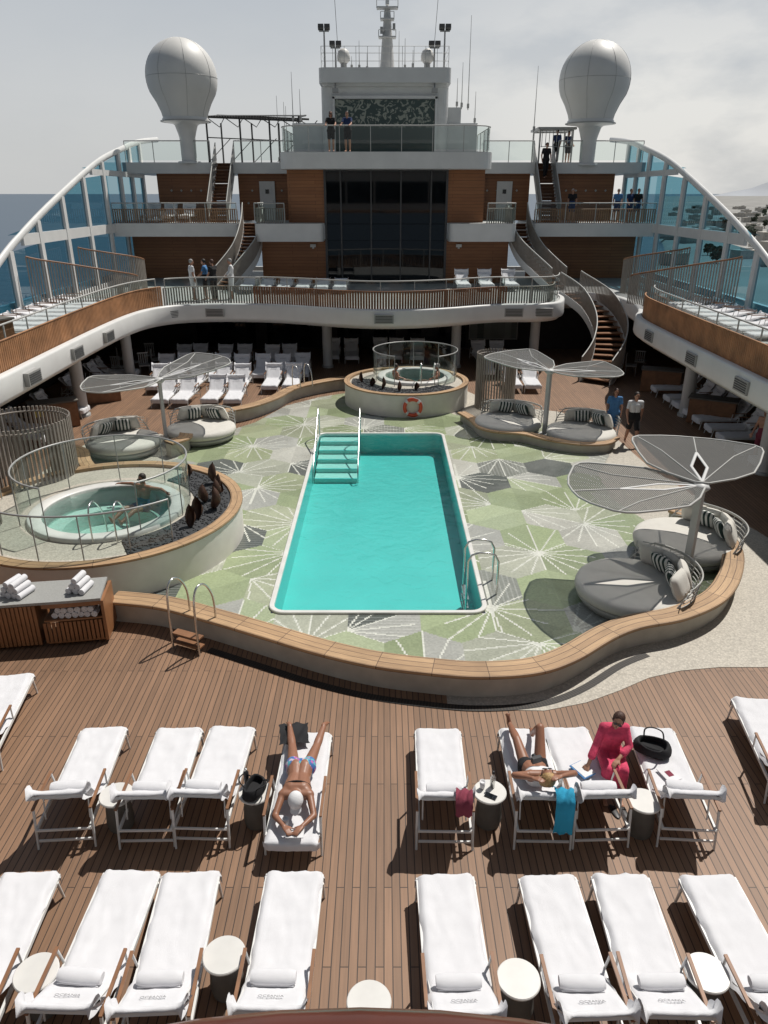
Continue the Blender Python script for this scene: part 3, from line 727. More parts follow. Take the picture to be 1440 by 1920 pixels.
daybed((-8.05,21.9,0),R(45),dl);daybed((-5.95,23.2,.02),R(5),dl);daybed((4.15,24.0,0),R(-25),dl);daybed((6.35,22.9,0),R(-35),dl);daybed((6.65,14.75,.03),R(-75),dl);daybed((4.85,12.65,.03),R(-85),dl)
# ------------------------------------------------------------------ sunshades
hwp=[(0,.14),(.35,.66),(.75,1.06),(1.3,1.24),(1.9,1.38),(2.10,1.37),(2.28,1.24),(2.55,.72),(2.66,.35),(2.68,0)]
def hw(x):
    for (a,b),(c,d) in zip(hwp,hwp[1:]):
        if x<=c: return b+(d-b)*(x-a)/(c-a)
    return 0
def sunshade(loc,angs,label,tilts=(.06,.06),ht=2.2,sc=1,dz=(0,0)):
    t=thing('sunshade',label,'sunshade',loc,group='butterfly wing sunshades')
    mb=MB();mb.box((0,0,ht/2),(.09,.15,ht),R(30));mb.lathe([(0,.06),(.2,.06),(.22,.0)],n=20);mb.lathe([(.0,ht+.06),(.13,ht+.04),(.17,ht-.03),(.1,ht-.1)],n=20)
    part(t,'post',mb,['offwhite'])
    for an,tl,zz in zip(angs,tilts,dz):
        f=lambda x,y:(x*sc,y*sc,.02+tl*x+.04*(y/1.4)**2*x)
        mb=MB()
        out=[f(x,hw(x)) for x,_ in hwp]+[f(x,-hw(x)) for x,_ in hwp[::-1][1:]]
        mb.tube(out,.022,8,closed=True,mi=1)
        for sgn in(1,-1):
            mb.tube([f(.05,0),f(.85,sgn*.16),f(1.7,0)],.028,6,mi=2,flat=(.035,.012))
            mb.tube([f(.05,sgn*.02),f(1.6,sgn*.75),f(2.2,sgn*1.26)],.014,6,mi=1)
        mb.tube([f(1.7,0),f(2.66,0)],.016,6,mi=1)
        x=.10
        while x<2.64:
            h=hw(x);i0=0
            if .1<x<1.65: i0=.16*(1-abs(x-.85)/.85)
            for sgn in(1,-1):
                k=6;pts=[i0+(h-i0)*j/k for j in range(k+1)];vs=[]
                for y in pts:
                    vs+= [f(x-.0165,sgn*y),f(x+.0165,sgn*y)]
                mb.add(vs,[(2*j,2*j+1,2*j+3,2*j+2) for j in range(k)],0)
            x+=.042
        part(t,'wing_canopy',mb,['mesh','rim','offwhite'],rot=(0,0,R(an)),loc=(0,0,ht+zz))
    return t
sunshade((6.15,13.35,0),(184,73),'large grey slatted butterfly wing sunshade on white post',(-.02,.05),2.2,.95,(0,.05))
sunshade((-6.95,22.6,0),(208,42),'grey slatted butterfly wing sunshade over round daybeds',(-.02,.14),2.12,.85)
sunshade((5.35,23.7,0),(128,-5),'grey slatted butterfly wing sunshade over round daybeds',(.08,.0),2.15,.85)
# ------------------------------------------------------------------ hot tubs
def offring(mb,c0,r0,z0,c1,r1,z1,n=64,mi=0):
    vs=[(c0[0]+r0*math.cos(2*math.pi*i/n),c0[1]+r0*math.sin(2*math.pi*i/n),z0) for i in range(n)]+[(c1[0]+r1*math.cos(2*math.pi*i/n),c1[1]+r1*math.sin(2*math.pi*i/n),z1) for i in range(n)]
    mb.add(vs,[(i,(i+1)%n,n+(i+1)%n,n+i) for i in range(n)],mi)
def hottub(loc,Rb,tc,rt,label,gravel,arcs,sculpt,ssc=1,wr=.24):
    t=thing('hot_tub',label,'hot tub',loc)
    mb=MB();mb.lathe([(Rb,.02),(Rb,.82)],n=72);part(t,'tub_wall',mb,['tubwall'])
    mb=MB();mb.lathe([(Rb+.03,.82),(Rb+.03,.865),(Rb-wr,.865),(Rb-wr,.76)],n=72,split=True);part(t,'wooden_ring',mb,['bench'])
    mb=MB();offring(mb,(0,0),Rb-wr+.01,.78,tc,rt+.2,.80);part(t,'tub_floor',mb,['pebble'])
    mb=MB();mb.lathe([(rt+.30,.79),(rt+.30,.89),(rt+.27,.91),(rt+.03,.91),(rt,.89),(rt,.5)],c=(tc[0],tc[1],0),n=64);part(t,'tub_rim',mb,['marble'])
    mb=MB();mb.lathe([(rt,.88),(rt,.45),(rt-.35,.44),(rt-.38,.1),(0,.1)],c=(tc[0],tc[1],0),n=64,split=True);part(t,'tub_basin',mb,['tubbase'])
    mb=MB();mb.lathe([(rt,.83),(0,.83)],c=(tc[0],tc[1],0),n=64);part(t,'water',mb,['tubwater'])
    a0,a1,ra,rb_=gravel
    mb=MB();mb.lathe([(ra,.80),(ra,.825),(rb_,.825)],n=30,a0=R(a0),a1=R(a1),sm=False)
    rg=random.Random(2)
    for k in range(700):
        a=R(rg.uniform(a0,a1));r=rg.uniform(ra+.04,rb_-.04);q=rg.uniform(.02,.04)
        mb.ell((r*math.cos(a),r*math.sin(a),.83),(q,q*rg.uniform(.6,1),q*.5),nu=5,nv=3)
    part(t,'gravel_bed',mb,['gravel'],kind='stuff')
    for (c,r,z,b0,b1) in arcs:
        k=40;P=[(c[0]+r*math.cos(R(b0+(b1-b0)*i/k)),c[1]+r*math.sin(R(b0+(b1-b0)*i/k))) for i in range(k+1)]
        mb=MB();vs=[(x,y,.84) for x,y in P]+[(x,y,z) for x,y in P];mb.add(vs,[(i,i+1,k+2+i,k+1+i) for i in range(k)],0,True);part(t,'glass_screen',mb,['gglass'])
        mb=MB();mb.tube([(x,y,z+.01) for x,y in P],.022,8)
        for i in range(0,k+1,5): mb.cyl((P[i][0],P[i][1],.8),(P[i][0],P[i][1],z),.014,n=6)
        part(t,'handrail',mb,['greymetal'])
    for (x,y) in sculpt:
        s_=thing('bronze_sculpture','small dark bronze shell shaped sculpture on gravel','sculpture',(loc[0]+x,loc[1]+y,.82),random.uniform(0,6),'bronze sculptures beside the hot tubs');s_.scale=(ssc*random.uniform(.6,.9),ssc*random.uniform(.5,.8),ssc*random.uniform(.65,1.0))
        mb=MB();vs=[];nk=16;nr=14
        for k in range(nk+1):
            f_=k/nk;w_=.17*math.sin(math.pi*min(1,f_*1.05))**.7*(1-.35*f_)+.012
            for j in range(nr+1):
                a=R(-125+250*j/nr);tw=f_*1.1
                rr2=w_*(1+.10*math.cos(j*3.1+k*.5))
                vs.append((rr2*math.cos(a+tw)+.10*math.sin(f_*2.4)-.02,rr2*math.sin(a+tw),f_*.58))
        mb.add(vs,[(k*(nr+1)+j,k*(nr+1)+j+1,(k+1)*(nr+1)+j+1,(k+1)*(nr+1)+j) for k in range(nk) for j in range(nr)],0,True)
        part(s_,'shell_body',mb,['bronze'])
    for dx_ in(-.25,.25):
        a=R(-70);x0,y0=tc[0]+(rt+.12)*math.cos(a),tc[1]+(rt+.12)*math.sin(a)
        mb=MB();mb.tube(cat([(x0+dx_,y0-.25,.84),(x0+dx_,y0-.25,1.45),(x0+dx_,y0-.1,1.62),(x0+dx_,y0+.15,1.55),(x0+dx_,y0+.5,1.1),(x0+dx_,y0+.55,.5)],4),.018,8);part(t,'grab_rail',mb,['steel'])
    return t
hottub((-6.35,15.55,0),3.05,(.12,-.2),1.38,'large raised round hot tub with glass screen and wooden ring',(-62,62,1.98,2.78),[((.05,0),1.85,1.95,-50,250),((0,0),2.70,1.75,168,318)],[(2.2,1.5),(2.45,.9),(2.2,.3),(2.5,-.1),(2.25,-.7),(1.4,1.9),(2.2,-1.1),(2.4,.55)])
hottub((.85,28.0,0),2.35,(.35,.65),1.15,'raised round hot tub with glass screen and life ring',(170,330,1.3,2.08),[((.35,.55),1.62,1.9,-60,240)],[(-1.3,-.9),(-.9,-1.3),(-.3,-1.6),(-1.7,-.3),(.3,-1.5)],.8,.18)
lr=thing('life_ring','orange red life ring hanging on the hot tub wall','life ring',(1.02,25.60,.42))
mb=MB();mb.tube([(.29*math.cos(2*math.pi*i/32),0,.29*math.sin(2*math.pi*i/32)) for i in range(32)],.065,10,closed=True);part(lr,'ring',mb,['orange'])
for k in range(4):
    mb=MB();a=R(45+90*k);mb.tube([(.29*math.cos(a+R(d)),0,.29*math.sin(a+R(d))) for d in(-9,-3,3,9)],.069,10);part(lr,'band',mb,['whitecloth'])
mb=MB();mb.tube([((.37+.01*math.sin(i*1.5))*math.cos(2*math.pi*i/32),-.03,(.37+.02*math.sin(i*.78))*math.sin(2*math.pi*i/32)) for i in range(32)],.01,6,closed=True);part(lr,'rope',mb,['whitecloth'])
def slatscreen(loc,r,h,label,a0=0,a1=360):
    t=thing('slatted_screen',label,'screen',loc)
    P=[(r*math.cos(R(a0+(a1-a0)*i/40)),r*math.sin(R(a0+(a1-a0)*i/40))) for i in range(41)]
    mb=MB();mb.slats(P,h,.105,.05,.04);part(t,'slats',mb,['greyslat'])
    for z in(.1,h-.12): 
        mb=MB();mb.tube([(x*.97,y*.97,z) for x,y in P],.025,6);part(t,'hoop',mb,['greyslat'])
slatscreen((-9.1,17.9,0),1.15,2.25,'tall curved taupe slatted screen near the hot tub')
slatscreen((-8.75,14.6,.8),.42,1.25,'curved taupe slatted screen standing on the hot tub base')
slatscreen((4.15,27.2,0),.72,2.05,'round taupe slatted shower screen')
# ------------------------------------------------------------------ towel station (near)
def roll(mb,c,rz,L_=.36,r=.055):
    d=Vector((math.cos(rz),math.sin(rz),0))*L_/2;mb.cyl(Vector(c)-d,Vector(c)+d,r,r*1.02,12)
    for s_ in(-1,1):
        for q in(.02,.037): mb.tube([Vector(c)+d*s_*1.004+Vector((-math.sin(rz)*q*math.cos(a),math.cos(rz)*q*math.cos(a),q*math.sin(a))) for a in [i*.785 for i in range(8)]],.004,4,closed=True)
ts=thing('towel_station','curved wooden towel cabinet with stone top','towel station',(0,0,0))
P=cat([(-9.2,11.0),(-8.2,10.85),(-7.2,10.9),(-6.2,11.05),(-5.5,11.15),(-4.95,11.25)],6)
mb=MB();mb.sweep(P,[(0,.87),(0,.92),(-.80,.92),(-.80,.87)]);part(ts,'counter_top',mb,['counter'])
M['cabinet']=mat('cabinet_wood',(.27,.12,.05),.45,var=.2,scale=3)
mb=MB();P2=[p for p in P if p.x<-5.95];mb.sweep(P2,[(-.05,.06),(-.05,.865),(-.76,.865),(-.76,.06)])
mb.slats(offset(P2,-.03),.78,.07,.05,.03,z0=.07)
P3=[p for p in P if p.x>-6.05];mb.sweep(P3,[(-.04,.06),(-.04,.10),(-.76,.10),(-.76,.06)]);mb.sweep(P3,[(-.04,.50),(-.04,.53),(-.76,.53),(-.76,.50)]);mb.sweep(P3,[(-.7,.06),(-.7,.865),(-.76,.865),(-.76,.06)]);mb.box((-4.99,11.62,.47),(.05,.75,.80),R(8));mb.sweep(P3,[(-.02,.78),(-.02,.868),(-.06,.868),(-.06,.78)]);mb.slats(offset(P3,-.03),.40,.07,.05,.03,z0=.09)
part(ts,'cabinet',mb,['cabinet'])
def towelpile(x,y,z,nr,nc,rz,lab):
    mb=MB()
    for k in range(nr):
        for i in range(nc-k): roll(mb,(x-math.sin(rz)*(i-(nc-k-1)/2)*.115,y+math.cos(rz)*(i-(nc-k-1)/2)*.115,z+.056+k*.098),rz+random.uniform(-.07,.07),.36+random.uniform(-.02,.03))
    return thing('towel_pile',lab,'towels',mb=mb,mats=['towel'],group='piles of rolled towels')
towelpile(-6.45,11.4,.92,3,4,R(75),'stacked pile of white rolled towels on the cabinet')
towelpile(-5.4,11.55,.92,3,3,R(80),'stacked pile of white rolled towels on the cabinet')
towelpile(-7.4,11.4,.92,2,4,R(75),'stacked pile of white rolled towels on the cabinet')
towelpile(-5.62,11.4,.53,2,4,R(95),'white rolled towels inside the cabinet shelf')
towelpile(-5.3,11.45,.53,2,4,R(95),'white rolled towels inside the cabinet shelf')
def cabinet(loc,rz,label,towels=True,sign=False):
    t=thing('wooden_cabinet',label,'cabinet',loc,rz,'small wooden cabinets along the decks')
    mb=MB();mb.box((0,0,.45),(1.5,.6,.86));part(t,'body',mb,['wood']);mb=MB();mb.box((0,0,.905),(1.6,.7,.05));part(t,'counter_top',mb,['drum'])
    for x in(-.37,.37): mb=MB();mb.box((x,-.305,.45),(.68,.02,.76));part(t,'door',mb,['wood'])
    if towels:
        mb=MB()
        for k in range(3):
            for i in range(5-k): roll(mb,(-.2+(i-(4-k)/2)*.115,0,.99+k*.1),R(90))
        part(t,'rolled_towels',mb,['towel'])
    if sign:
        mb=MB();mb.box((-.5,-.32,.6),(.3,.02,.2));part(t,'yellow_sign',mb,['yellow'])
cabinet((-11.3,24.6,0),R(30),'wooden cabinet with yellow notice under the deck',False,True)
cabinet((-11.0,28.0,0),R(30),'wooden cabinet under the deck',False,True)
cabinet((11.4,25.0,0),R(-30),'wooden cabinet standing under the deck',False)
cabinet((11.2,29.6,0),R(-20),'wooden cabinet standing under the deck',False)
cabinet((-12.0,22.6,3),R(60),'wooden towel cabinet on the upper deck')
cabinet((12.6,22.3,3),R(-60),'wooden towel cabinet on the upper deck')
# ------------------------------------------------------------------ level one deck
E=[(-10.1,2),(-10.1,12),(-10.1,19),(-10.2,26),(-10.1,29.6),(-9.7,31.5),(-8.8,32.6),(-7.3,33.0),(-5.5,32.9),(-4,32.5),(-2.7,31.9),(-1.3,31.35),(0,31.15),(1.4,31.35),(2.9,31.9),(4,32.5),(5.1,32.9),(6.6,33.0),(7.6,33.6),(8.1,35.2),(8.3,37.0),(10.0,37.0),(10.9,35.4),(11.0,33),(10.6,31),(10.0,29.4),(9.8,27),(9.8,19),(9.8,12),(9.8,2)]
EP=resample(cat(E,6),.25)
poly=[(p.x,p.y) for p in EP]+[(14.2,2),(14.2,48),(-14.2,48),(-14.2,2)]
mb=MB();mb.prism(poly,2.3,3.0);ob=thing('upper_deck',None,None,mb=mb,mats=['floorgrey'],kind='structure')
mb=MB();mb.prism([(p[0],p[1]) for p in poly],2.26,2.29);thing('deck_ceiling',None,None,mb=mb,mats=['ceil'],kind='structure')
fas=thing('deck_fascia','smooth white curved edge of the upper deck','deck edge')
mb=MB();sec=[(.0,3.04),(.14,3.04),(.19,3.02),(.21,2.97),(.225,2.45),(.20,2.38),(.10,2.33),(.0,2.24),(-.3,2.22)]
P=EP;vs=[];k=len(sec)
for i,p in enumerate(P):
    t=P[min(i+1,len(P)-1)]-P[max(i-1,0)];t.normalize();rt_=Vector((t.y,-t.x,0))
    for o,z in sec: vs.append(p+rt_*o+Vector((0,0,z)))
mb.add(vs,[(i*k+j,i*k+j+1,(i+1)*k+j+1,(i+1)*k+j) for i in range(len(P)-1) for j in range(k-1)],0,True)
part(fas,'edge_band',mb,['white'])
for (x,y,a) in((-9.1,32.2,R(40)),(-7.3,32.75,0),(0,30.9,0),(5.6,32.75,0),(6.9,32.8,R(-10)),(-9.93,27,R(90)),(-9.93,24,R(90)),(-9.83,20.5,R(90)),(9.6,27,R(90)),(9.6,23,R(90)),(9.6,19.5,R(90))):
    l=thing('loudspeaker','grey louvred speaker box on the deck edge','loudspeaker',(x,y,2.68),a,'speaker boxes along the deck edge')
    mb=MB();mb.box((0,0,0),(.8,.16,.36));part(l,'housing',mb,['greymetal']);mb=MB()
    for sgn in(-1,1):
        for k_ in range(5): mb.box((0,sgn*.085,-.12+.06*k_),(.7,.02,.025))
    part(l,'louvre',mb,['seal'])
for i,(x,y) in enumerate([(-2.6,34.2),(3.3,34.2),(-10.9,14),(-10.9,20),(-10.9,26),(-10.9,31.5),(10.9,14),(10.9,20),(10.9,26),(7.0,34.8)]):
    mb=MB();mb.lathe([(.22,0),(.22,2.26)],n=24);pl=thing('pillar','round white pillar supporting the upper deck','pillar',(x,y,0),group='white pillars under the deck');part(pl,'shaft',mb,['offwhite']);mb=MB();mb.lathe([(.27,0),(.27,.1),(.22,.1)],n=24);part(pl,'collar',mb,['greymetal'])
uw=thing('lower_wall','dark wooden and glass wall under the upper deck','wall')
mb=MB();mb.wall(-14,14,38.6,0,2.26,.1);part(uw,'back_wall',mb,['dark'])
for x in(-9,-5.4,-1.8,1.8): mb=MB();mb.box((x+.9,38.55,1.1),(3.0,.05,2.0));part(uw,'window',mb,['dglass'])
for s_ in(-1,1):
    mb=MB();mb.box((s_*14.0,20,1.13),(.1,38,2.26));part(uw,'side_wall',mb,['dark'])
wp=thing('wall_art','pale abstract artwork on the lower wall','artwork',(0,0,0));mb=MB();mb.box((5.6,38.5,1.3),(2.4,.05,1.5));part(wp,'canvas',mb,[brickmat('art',(.30,.32,.30),(.10,.12,.11),(.2,.2,.19),.35,.3,.01,coord='Object')]);mb=MB();
for z in(.53,2.07): mb.box((5.6,38.46,z),(2.5,.05,.05))
for x in(4.38,6.82): mb.box((x,38.46,1.3),(.05,.05,1.6))
part(wp,'picture_frame',mb,['greymetal'])
def chair(loc,rz):
    t=thing('chair','grey dining chair under the deck','chair',loc,rz,'chairs under the deck')
    mb=MB();mb.box((0,0,.45),(.46,.46,.06));part(t,'seat',mb,['greymetal']);mb=MB()
    for k_ in range(5): mb.box((-.18+.09*k_,.23,.7),(.03,.03,.45))
    mb.box((0,.23,.93),(.46,.035,.05));part(t,'backrest',mb,['greymetal'])
    for a in(-1,1):
        for b_ in(-1,1): mb=MB();mb.cyl((a*.2,b_*.2,.43),(a*.22,b_*.22,0),.015,n=6);part(t,'leg',mb,['greymetal'])
    return t
c0=chair((-10.6,32.6,0),.4)
for x,y,a in((-11.3,33.2,1),(-10.4,33.8,2),(-11.6,32.2,3),(-11.0,34.8,.2),(-12,34,2),(10.9,32.5,1.2),(11.6,33.4,2.6)): clone(c0,(x,y,0),a)
# ------------------------------------------------------------------ railings on level one
def idx(fx): return min(range(len(EP)),key=lambda i:(EP[i].x-fx[0])**2+(EP[i].y-fx[1])**2)
def railing(P,z,label,slatmat=None,sh=.8,rail_h=1.1,inset=.12,slin=.30,cap=None,glass=True,group=None,sw=.06):
    t=thing('railing',label,'railing',group=group)
    Q=offset(P,-inset,z)
    mb=MB();mb.tube([p+Vector((0,0,rail_h)) for p in Q],.028,8);part(t,'handrail',mb,['rim'])
    mb=MB();mb.box((0,0,rail_h/2),(.035,.035,rail_h));pm=mb.mesh('post',['rim'])
    for p in resample(Q,1.45): part(t,'post',pm,None,loc=p)
    if glass:
        mb=MB();vs=[p+Vector((0,0,.1)) for p in Q]+[p+Vector((0,0,rail_h-.04)) for p in Q];k=len(Q);mb.add(vs,[(i,i+1,k+i+1,k+i) for i in range(k-1)],0,True);part(t,'glass_panel',mb,['gglass'])
    if slatmat:
        S=offset(P,-slin,z);mb=MB();mb.slats(S,sh,.115,sw,.03);mb.tube([p+Vector((0,0,sh+.01)) for p in S],.02,6,flat=(.035,.02));part(t,'slats',mb,[slatmat])
    return t
iB,iC,iD,iF=idx((-9.2,32.2)),idx((-5.0,32.8)),idx((5.0,32.8)),idx((10.3,30.2))
railing(EP[4:iB],3,'glass railing with wooden slats along the upper deck','slat',.8,inset=.35,slin=.06,sw=.085)
railing(EP[iB:iC],3,'glass railing with wooden slats along the upper deck','greyslat',.7)
railing(EP[iC-2:iD+2],3,'glass railing with dark wooden fence over the hot tub','darkslat',.72,inset=.35,slin=.06,sw=.085)
railing(EP[iD:idx((8.1,35.2))],3,'glass railing with taupe slats along the upper deck','greyslat',.7)
railing(EP[iF:-4],3,'glass railing with wooden slats along the upper deck','slat',.8,inset=.35,slin=.06,sw=.085)
# ------------------------------------------------------------------ staircases
def stair(pts,width,n,label,railmat='greyslat',zt=None,cap='rim',treadmat='wood',rh=.95):
    P=cat(pts,8);Q=resample(P,.05);t=thing('staircase',label,'staircase')
    mb=MB()
    for i in range(n):
        f=(i+.5)/n;k=int(f*(len(Q)-1));p=Q[k];q=Q[min(k+1,len(Q)-1)];r_=Q[max(k-1,0)]
        an=math.atan2(q.y-r_.y,q.x-r_.x)
        run=sum(math.dist(a[:2],b[:2]) for a,b in zip(Q,Q[1:]))/n
        mb.box((p.x,p.y,p.z-.02),(run*1.12,width,.04),an,0);mb.box((p.x-math.cos(an)*run*.5,p.y-math.sin(an)*run*.5,p.z-.09),(.02,width,.15),an,1)
    part(t,'steps',mb,[treadmat,'darkslat'])
    for sg in(-1,1):
        S=offset(resample(P,.15),sg*(width/2+.03))
        mb=MB();mb.sweep([(p.x,p.y,p.z) for p in S],[(-.02,-.28),(-.02,.10),(.02,.10),(.02,-.28)]);part(t,'stringer',mb,['white'])
        mb=MB();mb.slats(S,rh-.1,.10,.045,.03,z0=.08);part(t,'balustrade',mb,[railmat])
        mb=MB();mb.tube([p+Vector((0,0,rh)) for p in S],.03,8);part(t,'handrail',mb,[cap])
    return t
stair([(9.0,37.2,3.0),(9.9,35.6,2.35),(10.15,33.8,1.5),(9.7,32.1,.75),(8.9,30.9,.1)],1.25,17,'curved staircase with slatted balustrade down to the pool')
stair([(-7.0,42.6,6.0),(-6.9,41.2,5.2),(-7.1,39.6,4.2),(-7.9,38.0,3.1)],1.0,18,'staircase with slatted balustrade beside the wooden wall')
stair([(7.1,42.6,6.0),(7.1,41.2,5.2),(7.5,39.6,4.2),(8.6,38.0,3.1)],1.0,18,'staircase with slatted balustrade beside the wooden wall')
for s_ in(-1,1): stair([(s_*8.75,45.2,9.0),(s_*8.75,43.5,7.5),(s_*8.75,41.9,6.05)],.95,17,'straight staircase with white stringers to the top deck',railmat='greymetal')
for s_ in(-1,1):
    for pts,h0,h1 in(([(-13.6,29.6),(-12.4,30.6),(-11.3,31.8),(-10.6,33.2)],2.2,1.15),([(-13.6,34.8),(-12.6,35.2),(-11.7,36.0),(-11.4,37.0),(-11.9,37.9)],2.2,1.3)):
        P=[Vector((s_*-p.x if s_>0 else p.x,p.y,3)) for p in cat(pts,6)]
        t=thing('slatted_screen','curved taupe slatted screen on the upper deck','screen',group='curved slatted screens')
        mb=MB();mb.slats(P,1,.105,.045,.035,hf=lambda f:h0+(h1-h0)*f);part(t,'slats',mb,['greyslat'])
        mb=MB();mb.tube([p+Vector((0,0,h0+(h1-h0)*i/(len(P)-1))) for i,p in enumerate(P)],.035,8);part(t,'cap_rail',mb,['wood'])
# ------------------------------------------------------------------ superstructure
ss=thing('ship_superstructure','wood clad central superstructure with dark windows and balconies','superstructure')
def wl(x0,x1,y,z0,z1,name,m_,th=.12):
    mb=MB();mb.wall(x0,x1,y,z0,z1,th);return part(ss,name,mb,[m_])
wl(-6.4,-3.05,41,3,5.2,'wood_panel_wall','woodwall');wl(3.25,6.5,41,3,5.2,'wood_panel_wall','woodwall')
wl(-4.9,-3.05,41,6.0,8.5,'wood_panel_wall','woodwall');wl(3.25,5.1,41,6.0,8.5,'wood_panel_wall','woodwall')
for x0,x1 in((-12.6,-9.4),(-8.1,-4.9),(5.1,8.1),(9.4,12.8)): wl(x0,x1,45,6.0,8.45,'wood_panel_wall','woodwall')
for x0,x1 in((-14,-7.9),(8.0,14)): wl(x0,x1,43.8,3.0,5.35,'wood_panel_wall','woodwall')
for x0,x1 in((-12.4,-9.6),(-7.9,-5.2),(5.2,7.9),(9.6,12.6)):
    k_=int((x1-x0)/.55)
    for i in range(k_):
        for j in range(2):
            mb=MB();mb.box((x0+.3+i*.55+(.25 if j else 0),44.97,6.9+.65*j),(.09,.05,.09),M4=Matrix.Rotation(R(45),3,'Y'));part(ss,'wall_lamp',mb,['rim'])
for x0,x1 in((-3.0,-2.2),(-2.2,-.66),(-.66,.86),(.86,2.4),(2.4,3.2)):
    for z0,z1 in((3.05,5.15),(5.95,8.45)):
        mb=MB();mb.box(((x0+x1)/2,41.12,(z0+z1)/2),(x1-x0-.02,.05,z1-z0-.02),R(random.uniform(-.35,.35)));part(ss,'dark_window',mb,['dglass'])
mb=MB();mb.box((.1,41.3,5.75),(6.25,.2,5.5));part(ss,'core_wall',mb,['black'])
mb=MB()
for x,wd in((-3.0,.11),(-2.2,.07),(-.66,.07),(.86,.07),(2.4,.07),(3.2,.11)): mb.box((x,41.0,5.75),(wd,.16,5.5))
for z in(3.04,8.46): mb.box((.1,41.0,z),(6.3,.12,.06))
part(ss,'window_frame',mb,[mat('dark_frame',(.07,.07,.072),.35)])
mb=MB();mb.box((.1,40.99,5.55),(6.1,.06,.78));part(ss,'spandrel',mb,['dglass'])
for x,y,z,a,b_,c in((-4.7,43,4.1,3.4,3.8,2.2),(4.85,43,4.1,3.3,3.8,2.2),(-4,43.2,7.2,1.8,3.8,2.6),(4.2,43.2,7.2,1.8,3.8,2.6)):
    mb=MB();mb.box((x,y,z),(a,b_,c));part(ss,'inner_wall',mb,['offwhite'])
def balcony(x0,x1,y0,y1,z0,z1,r=.35,name='balcony'):
    mb=MB();mb.prism(rrect(x0,y0,x1,y1,r),z0,z1-.02)
    b=part(ss,name,mb,['white']);mb=MB();mb.prism(rrect(x0+.03,y0+.03,x1-.03,y1-.03,r),z1-.02,z1);o=bpy.data.objects.new('balcony_floor',mb.mesh('balcony_floor',['floorgrey']));o.parent=b;COL.objects.link(o)
    return b
balcony(-6.55,-3.1,39.9,45,5.15,6.02);balcony(3.3,6.7,39.9,45,5.15,6.02)
balcony(-14.2,-7.5,41,46,5.34,6.0,.2);balcony(7.7,14.2,41,46,5.34,6.0,.2)
balcony(-5.1,5.3,39.4,50,8.5,9.25,.9);
for x0,x1,y0 in((-14.2,-9.3,44.3),(-8.2,-5.15,44.3),(5.35,8.2,44.3),(9.3,14.2,44.3),(-9.3,-8.2,45.3),(8.2,9.3,45.3)):
    mb=MB();mb.prism([(x0,y0),(x1,y0),(x1,50),(x0,50)],8.4,8.95);part(ss,'top_deck_slab',mb,['white'])
def door(x,y,z):
    mb=MB();mb.box((x,y,z+1.02),(.85,.06,2.0));d=part(ss,'door',mb,['white'])
    mb=MB();mb.box((x,y-.04,z+1.5),(.2,.03,.22));o=bpy.data.objects.new('door_window',mb.mesh('door_window',['dglass']));o.parent=d;COL.objects.link(o)
    mb=MB();mb.cyl((x+.28,y-.08,z+1),(x+.28,y-.02,z+1),.03);o=bpy.data.objects.new('handle',mb.mesh('handle',['steel']));o.parent=d;COL.objects.link(o)
door(-6.5,44.9,6.0);door(6.7,44.9,6.0)
for x,z in((-3.7,4.9),(3.9,4.9),(-6.6,4.9),(6.9,4.9)):
    mb=MB();mb.box((x,40.9,z),(.28,.16,.14));mb.cyl((x,40.95,z-.15),(x,40.95,z-.02),.05);part(ss,'floodlight',mb,['white'])
def rpath(pts): return [Vector((p[0],p[1],0)) for p in pts]
gr='balcony railings'
P=resample(rpath([(-5.0,46),(-5.0,40.4),(-4.7,39.8),(-4.2,39.5),(4.4,39.5),(4.9,39.8),(5.2,40.4),(5.2,46)]),.3)
railing(P,9.25,'curved glass railing of the top viewing balcony',rail_h=1.12,inset=0,group=gr)
railing(resample(rpath([(-6.5,43),(-6.5,40.0),(-5.0,40.0)]),.3),6,'small glass railing with slats on side balcony','greyslat',.7,.95,inset=0,slin=.08,group=gr)
railing(resample(rpath([(5.2,40.0),(6.6,40.0),(6.6,43)]),.3),6,'small glass railing with slats on side balcony','greyslat',.7,.95,inset=0,slin=.08,group=gr)
for s_ in(-1,1): railing(resample(rpath([(s_*14,41.1),(s_*7.6,41.1)] if s_<0 else [(7.8,41.1),(14,41.1)]),.3),6,'glass railing with brown slats on the upper balcony','slat',.65,.95,inset=.0,slin=.1,group=gr)
for a,b_ in((-14,-9.4),(-8.1,-5.2),(5.4,8.1),(9.4,14)): railing(resample(rpath([(a,44.4),(b_,44.4)]),.3),8.95,'clear glass railing of the top deck',None,0,1.05,inset=0,group=gr)
br=thing('radio_house','white deckhouse with relief panel and flat roof','deckhouse')
mb=MB();mb.prism(rrect(-3.3,44,3.4,48,.5),9.2,12.5);part(br,'wall',mb,['white'])
mb=MB();mb.prism(rrect(-3.35,43.5,3.45,48,.35),12.62,13.3);mb.prism(rrect(-3.2,43.75,3.3,47.9,.35),12.5,12.62);part(br,'roof',mb,['white'])
mb=MB();mb.box((0.05,43.95,10.55),(5.2,.08,2.7));part(br,'relief_panel',mb,['relief'])
mb=MB()
for x in(-2.63,2.73): mb.box((x,43.9,10.6),(.12,.16,2.85))
mb.box((.05,43.9,12.0),(5.5,.16,.14));part(br,'panel_frame',mb,['white'])
mb=MB()
for z in(13.6,13.95,14.25): mb.tube([(-3.2,47,z),(-3.2,43.7,z),(3.3,43.7,z),(3.3,47,z)],.012,6)
for i in range(12): mb.cyl((-3.2+i*6.5/11,43.7,13.3),(-3.2+i*6.5/11,43.7,14.25),.012,n=6)
part(br,'roof_railing',mb,['rim'])
